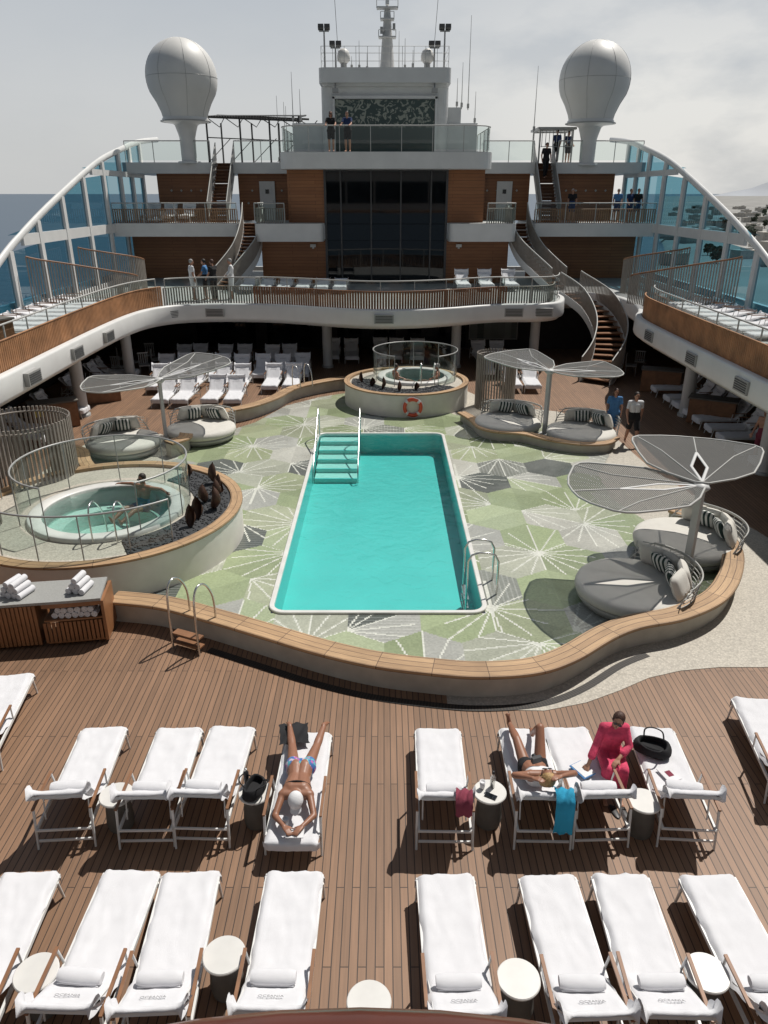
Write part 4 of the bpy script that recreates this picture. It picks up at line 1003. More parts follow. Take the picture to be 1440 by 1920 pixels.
for x,z in((-2.5,12.75),(2.6,12.75)): mb=MB();mb.box((x,43.4,z-.5),(.3,.3,.2));mb.cyl((x,43.5,z-.4),(x,43.7,z-.1),.04);part(br,'camera_lamp',mb,['greymetal'])
for x,y,z,a,b_,c in((-4.1,45.5,10.0,1.6,2,1.7),(4.2,45.5,10.0,1.6,2,1.7),(3.75,45.3,11.2,.7,1.5,.8)):
    mb=MB();mb.box((x,y,z),(a,b_,c));part(br,'side_cabin',mb,['white'])
# mast
ms=thing('radar_mast','tapered white radar mast with platforms and antennas','mast',(.17,45.5,0))
mb=MB();mb.cyl((0,0,13.3),(0,0,16.2),.42,.16,12);mb.cyl((0,0,16.2),(0,0,17.6),.08,.03,8);part(ms,'mast_pole',mb,['offwhite'])
for z,wd in((14.9,.9),(15.7,.7),(16.2,1.1)):
    mb=MB();mb.box((0,-.1,z),(wd,.6,.06));
    for s_ in(-1,1): mb.cyl((s_*wd/2,-.1,z),(s_*wd/2,-.1,z+.35),.02,n=6)
    mb.tube([(-wd/2,-.4,z+.3),(wd/2,-.4,z+.3)],.015,6);part(ms,'platform',mb,['offwhite'])
mb=MB();mb.box((0,-.35,16.6),(1.5,.12,.14));mb.cyl((0,-.35,16.3),(0,-.35,16.55),.1);part(ms,'radar_scanner',mb,['white'])
for x,z in((.35,15.35),(-.3,15.2)): mb=MB();mb.box((x,-.25,z),(.14,.14,.3));mb.cyl((x*.3,-.1,z-.1),(x,-.25,z-.1),.02);part(ms,'signal_lamp',mb,['greymetal'])
for x,y,h in((-3.05,44.2,15.0),(-2.5,44.4,14.3),(3.1,44.2,15.0),(2.6,44.4,14.3)):
    t=thing('floodlight_pole','white pole with twin floodlights on the roof','floodlight',(x,y,13.3),group='floodlight poles on the roof')
    mb=MB();mb.cyl((0,0,0),(0,0,h-13.3),.05,.04,8);mb.box((0,0,h-13.32),(.5,.06,.06));part(t,'pole',mb,['greymetal'])
    for s_ in(-1,1): mb=MB();mb.box((s_*.16,-.05,h-13.15),(.28,.22,.2),M4=Matrix.Rotation(R(-25),3,'X'));part(t,'lamp',mb,['seal'])
for x in(-2.1,2.25):
    t=thing('small_dome_antenna','small white dome antenna on the roof','antenna',(x,44.6,13.3),group='small dome antennas');mb=MB();mb.lathe([(.16,0),(.16,.35)],n=16);part(t,'stand',mb,['greymetal']);mb=MB();mb.lathe([(.2,.33),(.33,.45),(.34,.65),(.26,.88),(.12,.98),(0,1.0)],n=24);part(t,'dome',mb,['dome'])
for x,y,z0,h in((-1.3,45,13.3,1.4),(-.9,45.5,13.3,.9),(1.1,45,13.3,1.5),(1.5,44.5,13.3,.9),(-1.7,45,13.3,.7),(.8,46,13.3,2.0),(-4.9,45,10.9,2.4),(-4.5,45,10.9,1.6),(4.6,46,11.6,4.4),(4.2,45.5,11.6,2.2),(5.0,46,10.9,1.6),(3.9,45,11.6,1.4),(8.3,46,10.5,3.2),(-5.4,46,9.3,2.5),(-6,47,9,3.4),(-5.5,46,9,3.0)):
    mb=MB();mb.cyl((0,0,0),(0,0,h),.025,.01,6);mb.box((0,0,.2),(.12,.12,.22));thing('whip_antenna','thin whip antenna standing on the ship roof','antenna',(x,y,z0),mb=mb,mats=['greymetal'],group='whip antennas')
for x0,x1 in((-2.4,-2.7),(2.6,3.0)):
    mb=MB();mb.tube([(x0,45,14.2),(x1,45,20)],.012,5);thing('stay_wire','thin dark stay wire of the mast','wire',mb=mb,mats=['seal'],group='stay wires')
for x,cz in((-10.6,12.95),(11.05,12.85)):
    t=thing('satellite_dome','large pale satellite dome on a narrow pedestal','satellite dome',(x,44.6,cz))
    prof=[];
    for i in range(19):
        a=R(90-i*7.5);prof.append((1.83*math.cos(a),1.83*math.sin(a)))
    prof=[p for p in prof if p[1]>-.75]+[(1.42,-1.15),(1.22,-1.6),(1.16,-1.85)]
    mb=MB();mb.lathe(prof,n=48);part(t,'dome_shell',mb,['dome'])
    mb=MB()
    for k in range(8):
        a=R(45*k+20);mb.tube([(r*1.002*math.cos(a),r*1.002*math.sin(a),z) for r,z in prof[1:]],.008,4)
    mb.tube([(1.833*math.cos(R(i*7.5)),1.833*math.sin(R(i*7.5)),.0) for i in range(48)],.008,4,closed=True)
    part(t,'panel_seam',mb,['greymetal'])
    mb=MB();mb.lathe([(1.16,-1.84),(1.22,-1.9),(1.22,-2.02),(1.16,-2.06),(.72,-2.12),(.60,-2.2),(.50,-2.5),(.42,-2.8),(.40,-4.05)],n=32);mb.lathe([(.6,-4.05),(.6,-3.95),(.42,-3.95)],n=24);part(t,'pedestal',mb,['white'])
    mb=MB();mb.tube([(1.3*math.cos(R(i*10)),1.3*math.sin(R(i*10)),-2.02) for i in range(36)],.03,6,closed=True);part(t,'maintenance_ring',mb,['greymetal'])
pe=thing('pergola','dark steel pergola with mesh roof on top deck','pergola')
mb=MB()
for x in(-9.6,-7.8,-6.2,-4.6):
    for y in(45,49): mb.cyl((x,y,8.95),(x,y,11.2),.05,n=8)
for x in(-9.6,-4.6): mb.tube([(x,45,11.2),(x,49,11.6)],.05,6)
for y,z in((45,11.2),(49,11.6)): mb.tube([(-9.8,y,z),(-4.4,y,z-.2)],.06,6)
for k in range(6): mb.tube([(-9.6+k,45,11.2-.03*k),(-8.9+k,45,10.7),(-8.6+k,45,11.17-.03*k)],.025,5)
for k in range(4): mb.tube([(-9.6+1.25*k,45,9.0),(-8.35+1.25*k,45,10.15)],.02,5)
mb.tube([(-9.6,45,10.2),(-4.6,45,10.0)],.03,6);part(pe,'frame',mb,['seal'])
mb=MB()
for k in range(36): mb.box((-9.7+k*.146,47,11.42),(.09,4.3,.03),M4=Matrix.Rotation(R(5.5),3,'X'))
part(pe,'roof_slats',mb,['seal'])
sh=thing('shelter','small white framed shelter on the top deck','shelter')
mb=MB()
for x in(8.6,10.4):
    for y in(45.6,47.6): mb.cyl((x,y,8.95),(x,y,10.6),.05,n=8)
mb.tube([(8.6,45.6,10.6),(10.4,45.6,10.6),(10.4,47.6,10.6),(8.6,47.6,10.6)],.04,6,closed=True)
part(sh,'frame',mb,['greymetal']);mb=MB();mb.box((9.5,46.6,10.68),(2.1,2.4,.12));part(sh,'roof',mb,['greymetal'])
mb=MB()
for k in range(9): mb.box((8.7+k*.2,45.5,10.2),(.03,.03,.9))
mb.box((9.5,45.5,9.78),(1.7,.03,.03))
part(sh,'lattice',mb,['greymetal'])
# ------------------------------------------------------------------ side windscreens
AR=[(6,-5),(12,-2.6),(18,.2),(22,2.2),(25,3.6),(28.4,5.15),(30.5,5.95),(34,7.1),(39.7,8.75),(44,9.6),(47.1,10.1),(51,10.45)]
def az(y):
    for (a,b),(c,d) in zip(AR,AR[1:]):
        if y<=c: return b+(d-b)*(y-a)/(c-a)
    return 10.4
for s_ in(-1,1):
    t=thing('windscreen','tall white framed windscreen with blue glass and sweeping arch','windscreen')
    X=s_*14.0
    mb=MB();mb.tube([Vector((X,p.x,p.y)) for p in [Vector((q.x,q.y)) for q in cat([(a,b) for a,b in AR[3:]],6)]],.2,10,flat=(.10,.15));part(t,'arch_beam',mb,['white'])
    ys=[23.6,26.4,29.2,32.0,34.8,37.6,40.4,43.0,45.0,47.0]
    for i,y in enumerate(ys):
        top=az(y)-.05
        if top>3.1:
            mb=MB();mb.box((X-s_*.02,y,(3+top)/2),(.17,.30,top-3));part(t,'mullion',mb,['white'])
    for z,th in((3.12,.3),(5.75,.42),(8.35,.26)):
        mb=MB();y0=next((y for y in np.arange(22,47,.2) if az(y)>z+.1),47);mb.box((X-s_*.015,(y0+47)/2,z),(.14,47-y0,th));part(t,'horizontal_beam',mb,['white'])
    for a,b_ in zip(ys,ys[1:]):
        for z0,z1 in((3.27,5.54),(5.96,8.22),(8.48,12)):
            ta,tb_=min(z1,az(a+.15)-.13),min(z1,az(b_-.15)-.13)
            if tb_<=z0+.15: continue
            ta=max(ta,z0+.01);mb=MB();mb.add([(X,a+.15,z0),(X,b_-.15,z0),(X,b_-.15,tb_),(X,a+.15,ta)],[(0,1,2,3)]);part(t,'window',mb,['bglass'])
    mb=MB();mb.box((s_*14.25,21,3.3),(.2,40,.5));part(t,'bulwark',mb,['white'])
# ------------------------------------------------------------------ structure behind the overlook (seen mirrored in the far windows)
bh=thing('rear_deckhouse','white deckhouse with rows of windows behind the overlook','deckhouse')
mb=MB();mb.box((0,-7.5,8.8),(24,3,6.4));part(bh,'wall',mb,['white'])
for z,hh in((7.5,2.2),(10.6,2.0)):
    for i in range(7):
        mb=MB();mb.box((-9.3+3.1*i,-5.97,z),(2.9,.06,hh));part(bh,'window',mb,['dglass'])
mb=MB();mb.box((0,-5.6,12.15),(25,4.5,.3));part(bh,'roof',mb,['white'])
# ------------------------------------------------------------------ foreground rail & camera platform
fr=thing('handrail','varnished curved wooden handrail of the overlook','handrail')
RC=.95
P=[Vector((-.02+RC*math.sin(R(a)),.386-RC+RC*math.cos(R(a)),6.75)) for a in range(-80,81,4)]
mb=MB();mb.tube(P,.03,14,flat=(.032,.02));part(fr,'rail',mb,[mat('varnished_wood',(.085,.022,.012),.3,var=.3,scale=14,coat=.4)])
for i in range(0,len(P),8):
    mb=MB();mb.cyl(P[i]-Vector((0,.01,.02)),P[i]-Vector((0,.01,1.0)),.018,n=8);part(fr,'post',mb,['steel'])
mb=MB();mb.prism([(-6,-5),(6,-5),(6,-.6)]+[(p.x*1.0,p.y) for p in P[::-1]]+[(-6,-.6)],5.55,5.75);thing('observation_deck',None,None,mb=mb,mats=['deck'],kind='structure')
# ------------------------------------------------------------------ people
def bake(mb,name,mats,vox,sm=4):
    o=bpy.data.objects.new('tmp',mb.mesh('tmp',mats[:1]));COL.objects.link(o)
    r=o.modifiers.new('r','REMESH');r.mode='VOXEL';r.voxel_size=vox;r.use_smooth_shade=True
    s_=o.modifiers.new('s','SMOOTH');s_.factor=.5;s_.iterations=sm
    bpy.context.view_layer.update();dg=bpy.context.evaluated_depsgraph_get()
    me=bpy.data.meshes.new_from_object(o.evaluated_get(dg));bpy.data.objects.remove(o)
    me.name=name;me.materials.clear()
    for m_ in mats: me.materials.append(M[m_])
    me.polygons.foreach_set('use_smooth',[True]*len(me.polygons))
    return me
def V3(*a): return Vector(a)
def torso(mb,J,inf=0,k=1,top=True,bottom=True):
    hl,hr,sl_,sr=J['hipL'],J['hipR'],J['shL'],J['shR'];pe_,wa,ch=J['pelvis'],J['waist'],J['chest']
    side=(sr-sl_).normalized();hs=(hr-hl).normalized()
    if bottom:
        mb.caps(hl,hr,.108*k+inf);mb.caps(pe_-hs*.06,wa-side*.045,.115*k+inf,.098*k+inf);mb.caps(pe_+hs*.06,wa+side*.045,.115*k+inf,.098*k+inf)
    if top:
        for s_ in(-1,1): mb.caps(wa+side*.045*s_,ch+side*.075*s_,.098*k+inf,.108*k+inf)
        mb.caps(ch+side*.07,ch-side*.07,.11*k+inf);mb.caps(sl_+side*.02,sr-side*.02,.062*k+inf*.8)
        for s_,q in((-1,sl_),(1,sr)): mb.caps(ch+side*.07*s_,q,.10*k+inf,.058*k+inf)
def hand(mb,w,d,nrm,thumb,r=.0095,curl=.4):
    d=d.normalized();nrm=(nrm-d*nrm.dot(d)).normalized();s_=d.cross(nrm)*thumb
    for q in(-.028,-.01,.01,.028): mb.caps(w+d*.005+s_*q*.6,w+d*.085+s_*q,.016,.014)
    for q,l in((-.03,.058),(-.011,.073),(.009,.078),(.028,.07)):
        a=w+d*.085+s_*q;b=a+(d*math.cos(curl*.5)+nrm*math.sin(curl*.5)+s_*q*2).normalized()*l*.5;c=b+(d*math.cos(curl*1.6)+nrm*math.sin(curl*1.6)+s_*q*2).normalized()*l*.5
        mb.caps(a,b,r,r);mb.caps(b,c,r,r*.85)
    a=w+d*.025+s_*.025;b=a+(d*.7+s_*.8+nrm*.2).normalized()*.045;c=b+(d*.95+s_*.25+nrm*.2).normalized()*.035
    mb.caps(a,b,r*1.4,r*1.15);mb.caps(b,c,r*1.15,r)
def person(label,J,loc,rz=0,skin='skin',vox=.014,hair='hairbrown',longhair=False,garms=(),hat=None,glasses=False,group=None,scale=1,curl=.4):
    t=thing('person',label,'person',loc,rz,group);t.scale=(scale,)*3
    mb=MB();torso(mb,J)
    f=J['face'].normalized();h=J['head'];up=(J['head']-J['neck']);up=(up-f*up.dot(f)).normalized();sd_=f.cross(up)
    B=Matrix((sd_,f,up)).transposed()
    mb.caps(J['chest']+ (J['neck']-J['chest'])*.6,J['neck'],.065,.052);mb.caps(J['neck'],h-up*.04-f*.01,.052,.05)
    mb.ell(h+up*.02-f*.005,(.076,.093,.098),B,nu=20,nv=14);mb.ell(h-up*.045+f*.025,(.054,.06,.062),B)
    mb.ell(h+f*.092-up*.018,(.013,.02,.022),B,nu=8,nv=6);mb.ell(h+f*.078-up*.088,(.02,.016,.014),B,nu=8,nv=6)
    for s_ in(-1,1): mb.ell(h+sd_*.077*s_-up*.008,(.011,.018,.03),B,nu=8,nv=6)
    for s_ in('L','R'):
        mb.caps(J['sh'+s_],J['el'+s_],.050,.040);mb.caps(J['el'+s_],J['wr'+s_],.041,.027)
        d=J['wr'+s_]-J['el'+s_];nr=J.get('palm'+s_,Vector((0,0,-1)) if abs(d.normalized().z)<.8 else Vector((1 if s_=='L' else -1,0,0)))
        dd=J.get('hd'+s_,d)
        hand(mb,J['wr'+s_],dd,nr,1 if s_=='L' else -1,r=.0095 if vox<.012 else .012,curl=curl)
        mb.caps(J['hip'+s_],J['kn'+s_],.088,.058);mb.caps(J['kn'+s_],J['kn'+s_].lerp(J['an'+s_],.3),.056,.058);mb.caps(J['kn'+s_].lerp(J['an'+s_],.3),J['an'+s_],.058,.036)
        an,to_=J['an'+s_],J['to'+s_];dn=(an-J['kn'+s_]).normalized()
        mb.caps(an+dn*.035,to_,.038,.026);mb.caps(an,an+dn*.04-(to_-an).normalized()*.04,.036,.034)
        tv=(to_-an).normalized();tsd=tv.cross(dn).normalized()
        for q in range(5): mb.caps(to_+tsd*(-.026+.013*q),to_+tsd*(-.03+.015*q)+tv*(.03 if q in(1,2,3) else .022),.0105,.009)
    me=bake(mb,'body',[skin,'eye','lips'],vox)
    pc=np.empty(len(me.polygons)*3);me.polygons.foreach_get('center',pc);pc=pc.reshape(-1,3);mi=np.zeros(len(pc),np.int32)
    for s_ in(-1,1):
        e_=np.array(h+f*.088+sd_*.031*s_+up*.012);mi[np.linalg.norm((pc-e_)*1,axis=1)<max(.014,vox*1.1)]=1
    e_=np.array(h+f*.085-up*.062);mi[np.linalg.norm(pc-e_,axis=1)<max(.016,vox)]=2
    me.polygons.foreach_set('material_index',mi)
    b=part(t,'body',me,None)
    if hair:
        mb=MB();mb.ell(h+up*.038-f*.022,(.088,.096,.100),B,nu=18,nv=12)
        if longhair:
            mb.ell(h-f*.06-up*.05,(.085,.06,.11),B)
            for s_ in(-1,1): mb.ell(h-f*.02-up*.04+sd_*.072*s_,(.025,.05,.09),B)
        part(t,'hair',bake(mb,'hair',[hair],.013,2),None)
    if hat:
        mb=MB();mb.ell(h+up*.055-f*.01,(.095,.108,.085),B,nu=18,nv=12);mb.ell(h+up*.04+f*.1,(.075,.075,.012),B);part(t,'cap',bake(mb,'cap',[hat],.012,2),None)
    if glasses:
        mb=MB()
        for s_ in(-1,1): mb.ell(h+f*.099+sd_*.033*s_+up*.012,(.030,.009,.024),B,nu=12,nv=8);mb.cyl(h+f*.09+sd_*.06*s_+up*.015,h+sd_*.083*s_+up*.01,.005,n=6)
        mb.cyl(h+f*.1-sd_*.02+up*.015,h+f*.1+sd_*.02+up*.015,.004,n=6);part(t,'sunglasses',mb,['black'])
    for kind,m_ in garms:
        mb=MB();nm=kind
        if kind in('shirt','robe','dress','tunic'):
            torso(mb,J,.012)
            for s_ in('L','R'):
                fr_=1 if kind in('robe','tunic') else .6
                mb.caps(J['sh'+s_],J['sh'+s_].lerp(J['el'+s_],fr_),.064,.056)
                if kind in('robe','tunic'): mb.caps(J['el'+s_],J['el'+s_].lerp(J['wr'+s_],.55),.056,.060)
        if kind in('robe','dress'):
            kL,kR=J['knL'],J['knR'];mid=(J['hipL']+J['hipR'])/2;
            mb.caps(J['hipL'],kL.lerp(J['anL'],.1),.125,.10);mb.caps(J['hipR'],kR.lerp(J['anR'],.1),.125,.10);mb.caps(mid,(kL+kR)/2,.13,.11)
        if kind=='tunic':
            kL,kR=J['knL'],J['knR']
            for s_ in('L','R'): mb.caps(J['hip'+s_],J['kn'+s_],.115,.085);mb.caps(J['kn'+s_],J['kn'+s_].lerp(J['an'+s_],.75),.085,.08)
            mb.caps((J['hipL']+J['hipR'])/2,(kL+kR)/2,.11,.08);mb.caps((kL+kR)/2,((J['anL']+J['anR'])/2).lerp((kL+kR)/2,.25),.075,.09)
        if kind in('shorts','trousers','swim_trunks'):
            torso(mb,J,.014,top=False);fr_={'shorts':.75,'trousers':1,'swim_trunks':.3}[kind]
            for s_ in('L','R'):
                mb.caps(J['hip'+s_],J['hip'+s_].lerp(J['kn'+s_],fr_),.104,.104-.02*fr_)
                if kind=='trousers': mb.caps(J['kn'+s_],J['kn'+s_].lerp(J['an'+s_],.92),.082,.062)
        if kind=='bikini_bottom':
            mb.caps(J['hipL'],J['hipR'],.118);mb.caps(J['hipL'],J['hipL'].lerp(J['knL'],.13),.117,.10);mb.caps(J['hipR'],J['hipR'].lerp(J['knR'],.13),.117,.10)
        if kind=='bikini_top':
            sdv=(J['shR']-J['shL']).normalized();mb.caps(J['chest']-sdv*.07,J['chest']+sdv*.07,.121);mb.caps(J['chest'].lerp(J['waist'],.4)-sdv*.06,J['chest'].lerp(J['waist'],.4)+sdv*.06,.116)
        part(t,nm,bake(mb,nm,[m_],.013,3),None)
    return t
def standing(stride=0,armf=0,lean=0,arm_out=0,lookdown=0):
    J={}
    J['pelvis']=V3(0,0,.95);J['waist']=V3(0,.03*lean,1.12);J['chest']=V3(0,-.01+.12*lean,1.32);J['neck']=V3(0,.2*lean,1.49);J['head']=V3(0,.03+.26*lean,1.63)
    J['face']=V3(0,1,-lookdown)
    for s_,x in(('L',-1),('R',1)):
        J['sh'+s_]=V3(x*.18,-.01+.17*lean,1.425);sw=stride*x
        J['el'+s_]=V3(x*(.235+arm_out),-.03+.17*lean+armf*.25-sw*.10,1.15+armf*.06);J['wr'+s_]=J['el'+s_]+V3(-x*.02,.08+armf*.18-sw*.05,-.23+armf*.2)
        J['hip'+s_]=V3(x*.09,0,.93);J['kn'+s_]=V3(x*.10,.03+sw*.17,.50);J['an'+s_]=V3(x*.10,sw*.28-(.05 if sw<0 else 0),.09+(.06 if sw<0 else 0));J['to'+s_]=J['an'+s_]+V3(x*.02,.15,-.05)
    return J
lv='people standing on the decks'
person('woman in light blue dress walking on the deck',standing(.8),(7.45,23.3,0),R(170),hair='hairbrown',longhair=True,garms=[('dress','bluecloth')],vox=.013,scale=.95)
person('man in white shirt and black shorts walking',standing(-.9,arm_out=.03),(7.85,22.5,0),R(178),garms=[('shirt','whitecloth'),('shorts','blackcloth')],hair='hairdark',vox=.013)
person('man in white shirt standing behind the railing',standing(),(-8.5,34.2,3),R(-60),garms=[('shirt','whitecloth'),('shorts','whitecloth')],hair='hairgrey',group=lv)
person('man in blue shirt talking behind the railing',standing(armf=.5),(-7.95,34.3,3),R(90),garms=[('shirt','bluecloth'),('shorts','blackcloth')],hair='hairdark',group=lv)
person('person in dark clothes talking behind the railing',standing(armf=.3),(-7.55,34.1,3),R(60),garms=[('shirt','blackcloth'),('trousers','blackcloth')],hair='hairbrown',group=lv)
person('person in white bathrobe standing behind the railing',standing(armf=.4),(-6.85,34.6,3),R(100),garms=[('robe','whitecloth')],hair='hairgrey',group=lv)
person('woman in black outfit and sunglasses on the balcony',standing(armf=.9),(-2.55,39.95,9.25),R(180),garms=[('shirt','blackcloth'),('shorts','blackcloth')],hair='hairbrown',longhair=True,group=lv,glasses=True)
person('man in navy shirt leaning on the balcony rail',standing(armf=.9,lean=.4),(-1.75,40.0,9.25),R(170),garms=[('shirt','navy'),('shorts','blackcloth')],hair='hairdark',group=lv)
person('person in black walking down the top stairs',standing(.6),(8.75,44.2,8.15),R(190),garms=[('shirt','blackcloth'),('trousers','blackcloth')],hair='hairdark',group=lv)
person('person in dark jacket standing on the top deck',standing(),(9.55,45.6,8.95),R(150),garms=[('shirt','navy'),('trousers','blackcloth')],hair='hairdark',group=lv,scale=.95)
person('person in navy shirt on the top deck',standing(armf=.4),(10.25,45.9,8.95),R(200),garms=[('shirt','navy'),('shorts','blackcloth')],hair='hairbrown',group=lv,scale=.92)
for x,m1,hh,r_ in((9.9,'blackcloth','hairgrey',170),(12.3,'bluecloth','hairgrey',160),(12.95,'navy','hairdark',200),(13.35,'blackcloth','hairbrown',180)):
    person('person in dark casual clothes standing on the upper balcony',standing(armf=.3),(x,42.2,6),R(r_),garms=[('shirt',m1),('shorts','navy')],hair=hh,group=lv,scale=.93)
person('person in dark swimwear standing under the deck',standing(armf=.3),(11.0,20.6,0),R(120),garms=[('shorts','maroon')],hair='hairdark')
def bather(armspread=1):
    J={};J['pelvis']=V3(0,0,0);J['waist']=V3(0,-.05,.16);J['chest']=V3(0,-.10,.36);J['neck']=V3(0,-.12,.53);J['head']=V3(0,-.09,.67);J['face']=V3(0,1,-.1)
    for s_,x in(('L',-1),('R',1)):
        J['sh'+s_]=V3(x*.19,-.12,.46);J['el'+s_]=V3(x*(.20+.25*armspread),-.20+.12*(1-armspread),.30+.14*armspread);J['wr'+s_]=V3(x*(.2+.48*armspread),-.10+.25*(1-armspread),.22+.22*armspread)
        J['hip'+s_]=V3(x*.1,.02,0);J['kn'+s_]=V3(x*.15,.45,.08);J['an'+s_]=V3(x*.13,.85,-.05);J['to'+s_]=V3(x*.14,.93,.05)
    return J
person('bald tanned man sitting in the hot tub, arms spread',bather(1),(-5.75,16.25,.55),R(155),skin='skintan',hair='hairdark',garms=[('swim_trunks','navy')],vox=.011,glasses=True)
person('man soaking in the hot tub',bather(.3),(.55,28.3,.62),R(-70),skin='skintan',hair='hairdark',garms=[('swim_trunks','navy')])
person('person in red swimwear soaking in the hot tub',bather(.4),(1.95,28.3,.62),R(80),skin='skintan',hair='hairgrey',garms=[('swim_trunks','red')])
# prone sunbather
J={}
z=.50
J['pelvis']=V3(0,.28,z+.03);J['waist']=V3(.0,.10,z+.02);J['chest']=V3(0,-.12,z+.05);J['neck']=V3(.0,-.30,z+.10);J['head']=V3(.02,-.42,z+.16);J['face']=V3(.05,-.55,-.6)
J['hipL']=V3(-.09,.30,z+.02);J['hipR']=V3(.09,.30,z+.02)
J['knL']=V3(-.16,.74,z-.02);J['knR']=V3(.17,.74,z-.02);J['anL']=V3(-.24,1.13,z-.0);J['anR']=V3(.24,1.13,z+.0);J['toL']=V3(-.27,1.25,z-.04);J['toR']=V3(.28,1.25,z-.04)
J['shL']=V3(-.17,-.22,z+.06);J['shR']=V3(.17,-.22,z+.06);J['elL']=V3(-.23,-.48,z-.02);J['elR']=V3(.24,-.48,z-.02);J['wrL']=V3(-.10,-.66,z+.0);J['wrR']=V3(.12,-.66,z+.0)
t=person('sunbather lying face down reading, patterned bikini and white cap',J,(-1.09,7.25,0),0,skin='skintan',hair='hairdark',hat='whitecloth',vox=.010)
mb=MB();mb.caps(J['hipL'],J['hipR'],.118);mb.caps(J['hipL'],J['hipL'].lerp(J['knL'],.15),.116,.10);mb.caps(J['hipR'],J['hipR'].lerp(J['knR'],.15),.116,.10);part(t,'bikini_bottom',bake(mb,'bikini_bottom',['pattern'],.012,2),None)
mb=MB();mb.tube([J['chest']+V3(.12*math.cos(a)*1.45,.02,.115*math.sin(a)) for a in [i*.314 for i in range(20)]],.012,6,closed=True);part(t,'bikini_strap',mb,['blackcloth'])
# reclining sunbather on raised lounger
J={}
J['pelvis']=V3(0,.20,.52);J['waist']=V3(0,.06,.57);J['chest']=V3(0,-.12,.69);J['neck']=V3(0,-.28,.82);J['head']=V3(.02,-.39,.93);J['face']=V3(0,.66,.76)
J['hipL']=V3(-.09,.24,.50);J['hipR']=V3(.09,.24,.50);J['knL']=V3(-.15,.68,.60);J['knR']=V3(.13,.60,.86);J['anL']=V3(-.17,1.10,.50);J['anR']=V3(.12,.92,.50);J['toL']=V3(-.20,1.14,.63);J['toR']=V3(.13,1.06,.45)
J['shL']=V3(-.17,-.20,.79);J['shR']=V3(.17,-.20,.79);J['elL']=V3(-.36,-.30,.88);J['wrL']=V3(-.17,-.45,.97);J['elR']=V3(.38,-.28,.89);J['wrR']=V3(.17,-.43,.98)
person('sunbather reclining with one knee raised, white top',J,(1.95,7.32,0),0,skin='skintan',hair='hairblond',longhair=True,garms=[('bikini_top','whitecloth'),('bikini_bottom','blackcloth')],vox=.010,glasses=True)
# seated woman in pink
J={}
J['pelvis']=V3(0,0,.53);J['waist']=V3(0,.02,.68);J['chest']=V3(-.01,.05,.87);J['neck']=V3(-.02,.08,1.04);J['head']=V3(-.03,.14,1.16);J['face']=V3(.30,.9,-.10)
J['hipL']=V3(-.09,.04,.53);J['hipR']=V3(.09,.04,.53);J['knL']=V3(-.12,.42,.52);J['knR']=V3(.10,.42,.52);J['anL']=V3(-.11,.46,.10);J['anR']=V3(.10,.44,.10);J['toL']=V3(-.12,.61,.04);J['toR']=V3(.11,.59,.04)
J['shL']=V3(-.17,.06,.98);J['shR']=V3(.14,.07,.98);J['elL']=V3(-.23,.18,.75);J['elR']=V3(.25,.20,.74);J['wrL']=V3(-.05,.36,.66);J['wrR']=V3(.36,.36,.54)
person('woman in coral pink dress and sunglasses sitting on a lounger',J,(3.05,7.95,-.01),R(176),skin='skin',hair='hairbrown',longhair=False,garms=[('tunic','pink')],vox=.010,glasses=True,scale=.92)
# ------------------------------------------------------------------ small items
def drape(pts,w,name,label,catg,m_,loc,rz=0,seed=1):
    mb=MB();P=cat(pts,5);n=12;vs=[]
    for i,p in enumerate(P):
        for j in range(n+1):
            u=-1+2*j/n;vs.append((u*w/2*(1+.12*noise.noise(Vector((i*.3,seed,0)))),p.y+.018*noise.noise(Vector((u*4,i*.3,seed))),p.z+.02*math.sin(u*6+i*.4)+.015*noise.noise(Vector((u*3,i*.25,seed+5)))))
    mb.add(vs,[(i*(n+1)+j,i*(n+1)+j+1,(i+1)*(n+1)+j+1,(i+1)*(n+1)+j) for i in range(len(P)-1) for j in range(n)],0,True)
    return thing(name,label,catg,loc,rz,mb=mb,mats=[m_])
drape([(0,-.38,.74),(0,-.48,.84),(0,-.59,.925),(0,-.69,.92),(0,-.76,.83),(0,-.77,.64),(0,-.775,.42)],.22,'beach_towel','turquoise towel hanging over the lounger backrest','towel','turqcloth',(2.2,7.32,0),R(-6))
drape([(0,-.48,.83),(0,-.58,.91),(0,-.68,.92),(0,-.755,.84),(0,-.765,.68)],.20,'cloth','maroon cloth hanging over the lounger backrest','cloth','maroon',(.99,7.32,0),R(-4),3)
drape([(0,1.30,.40),(0,1.1,.47),(0,.95,.475),(0,.80,.46)],.40,'cloth','black clothing spread at the foot of a lounger','clothing','blackcloth',(-1.12,7.28,0),R(8),5)
def bag(loc,rz,label,sc=1,m_='blackcloth',flat=1):
    t=thing('bag',label,'bag',loc,rz);t.scale=(sc,sc,sc*flat)
    mb=MB();n=20;vs=[]
    for k,(z,f) in enumerate([(0,.85),(.03,1),(.1,1.06),(.18,1.0),(.24,.9),(.27,.82),(.24,.74),(.12,.7)]):
        for i in range(n):
            a=2*math.pi*i/n;ca,sa=math.cos(a),math.sin(a);q=(abs(ca)**3+abs(sa)**3)**(-1/3)
            vs.append((.24*f*q*ca,.15*f*q*sa*(1+.1*noise.noise(Vector((k,i*.4,2)))),z*.8+.015*math.sin(2*a)))
    mb.add(vs,[(k*n+i,k*n+(i+1)%n,(k+1)*n+(i+1)%n,(k+1)*n+i) for k in range(7) for i in range(n)],0,True);mb.add(vs[:n],[list(range(n))]);mb.add(vs[-n:],[list(range(n))])
    part(t,'bag_body',mb,[m_])
    for y in(-.1,.1):
        mb=MB();mb.tube(cat([(-.13,y,.19),(-.13,y*1.8,.27),(-.04,y*2.4,.28),(.09,y*2.2,.26),(.13,y,.19)],5),.011,6);part(t,'strap',mb,[m_])
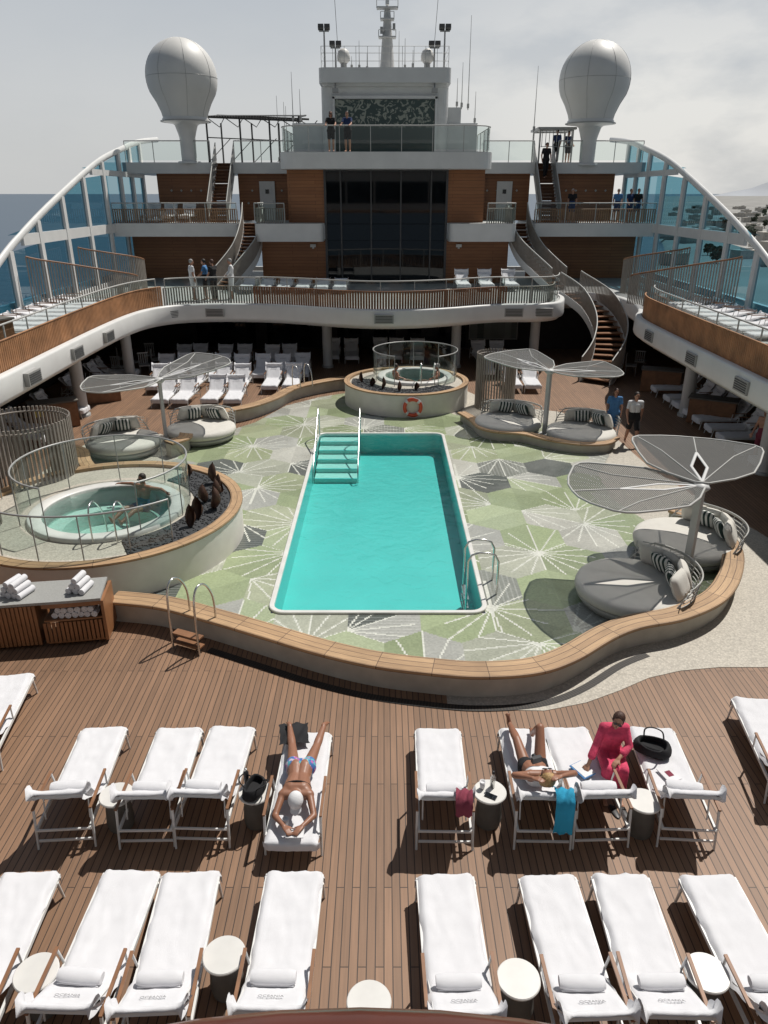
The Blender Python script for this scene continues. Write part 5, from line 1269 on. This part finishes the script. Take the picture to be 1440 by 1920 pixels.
bag((3.66,8.0,.39),R(-25),'open black shoulder bag lying on a lounger',1,'blackcloth',.75)
bag((-1.62,7.12,.505),R(70),'black bag standing on the side table',.75)
mb=MB();mb.box((0,0,.008),(.2,.28,.014));mb.box((.01,0,.018),(.18,.26,.004),mi=1);thing('book','open paperback book lying on the lounger','book',(2.62,7.62,.405),R(30),mb=mb,mats=['bluecloth','whitecloth'])
mb=MB();mb.box((0,0,.008),(.2,.26,.012));mb.box((.0,0,.016),(.08,.1,.002),mi=1);thing('magazine','folded magazine lying on the lounger','magazine',(3.74,7.55,.40),R(20),mb=mb,mats=['whitecloth','maroon'])
mb=MB();mb.box((0,0,.008),(.21,.15,.012));mb.box((0,0,.016),(.01,.15,.003),mi=1);thing('book','open book in front of the sunbather','book',(-1.05,6.52,.46),0,mb=mb,mats=['whitecloth','greymetal'])
for x,y,l in((1.24,7.2,'white paper cup standing on the side table'),(-1.18,6.68,'white tumbler standing near the sunbather')):
    t=thing('cup',l,'cup',(x,y,.505 if x>0 else .42));mb=MB();mb.lathe([(0,.0),(.028,0),(.038,.11),(.034,.11),(.03,.09),(0,.09)],n=18);part(t,'cup_body',mb,['whitecloth'])
t=thing('bottle','slim water bottle standing on the side table','bottle',(1.37,7.22,.505));mb=MB();mb.lathe([(0,0),(.032,.0),(.034,.15),(.015,.19),(.014,.22)],n=16);part(t,'bottle_body',mb,['steel']);mb=MB();mb.lathe([(.018,.215),(.018,.25),(0,.25)],n=12);part(t,'bottle_cap',mb,['black'])
t=thing('bottle','black water bottle beside the lounger','bottle',(-1.74,7.26,.505));mb=MB();mb.lathe([(0,0),(.032,.0),(.034,.2),(.015,.23)],n=16);part(t,'bottle_body',mb,['black']);mb=MB();mb.lathe([(.018,.225),(.018,.26),(0,.26)],n=12);part(t,'bottle_cap',mb,['steel'])
mb=MB();mb.box((0,0,.006),(.075,.15,.01));mb.box((0,0,.0125),(.068,.14,.002),mi=1);thing('phone','black phone lying on the side table','phone',(1.33,7.06,.503),R(60),mb=mb,mats=['black','dglass'])
t=thing('camera_device','small black camera resting on the sunbather','camera',(1.93,7.36,.82),R(20));mb=MB();mb.box((0,0,0),(.13,.05,.08));part(t,'camera_body',mb,['black']);mb=MB();mb.cyl((0,.02,0),(0,.08,0),.03);part(t,'lens',mb,['black'])
for x,y in((2.9,6.95),(3.02,6.93)):
    t=thing('sandal','black sandal lying on the deck','sandal',(x+.1,y+.35,.0),R(10),group='pair of sandals');mb=MB();mb.ell((0,0,.012),(.045,.125,.012));part(t,'sole',mb,['black']);mb=MB();mb.tube([(-.04,.03,.015),(-.02,.05,.05),(.02,.05,.05),(.04,.03,.015)],.009,6);part(t,'sandal_strap',mb,['black'])
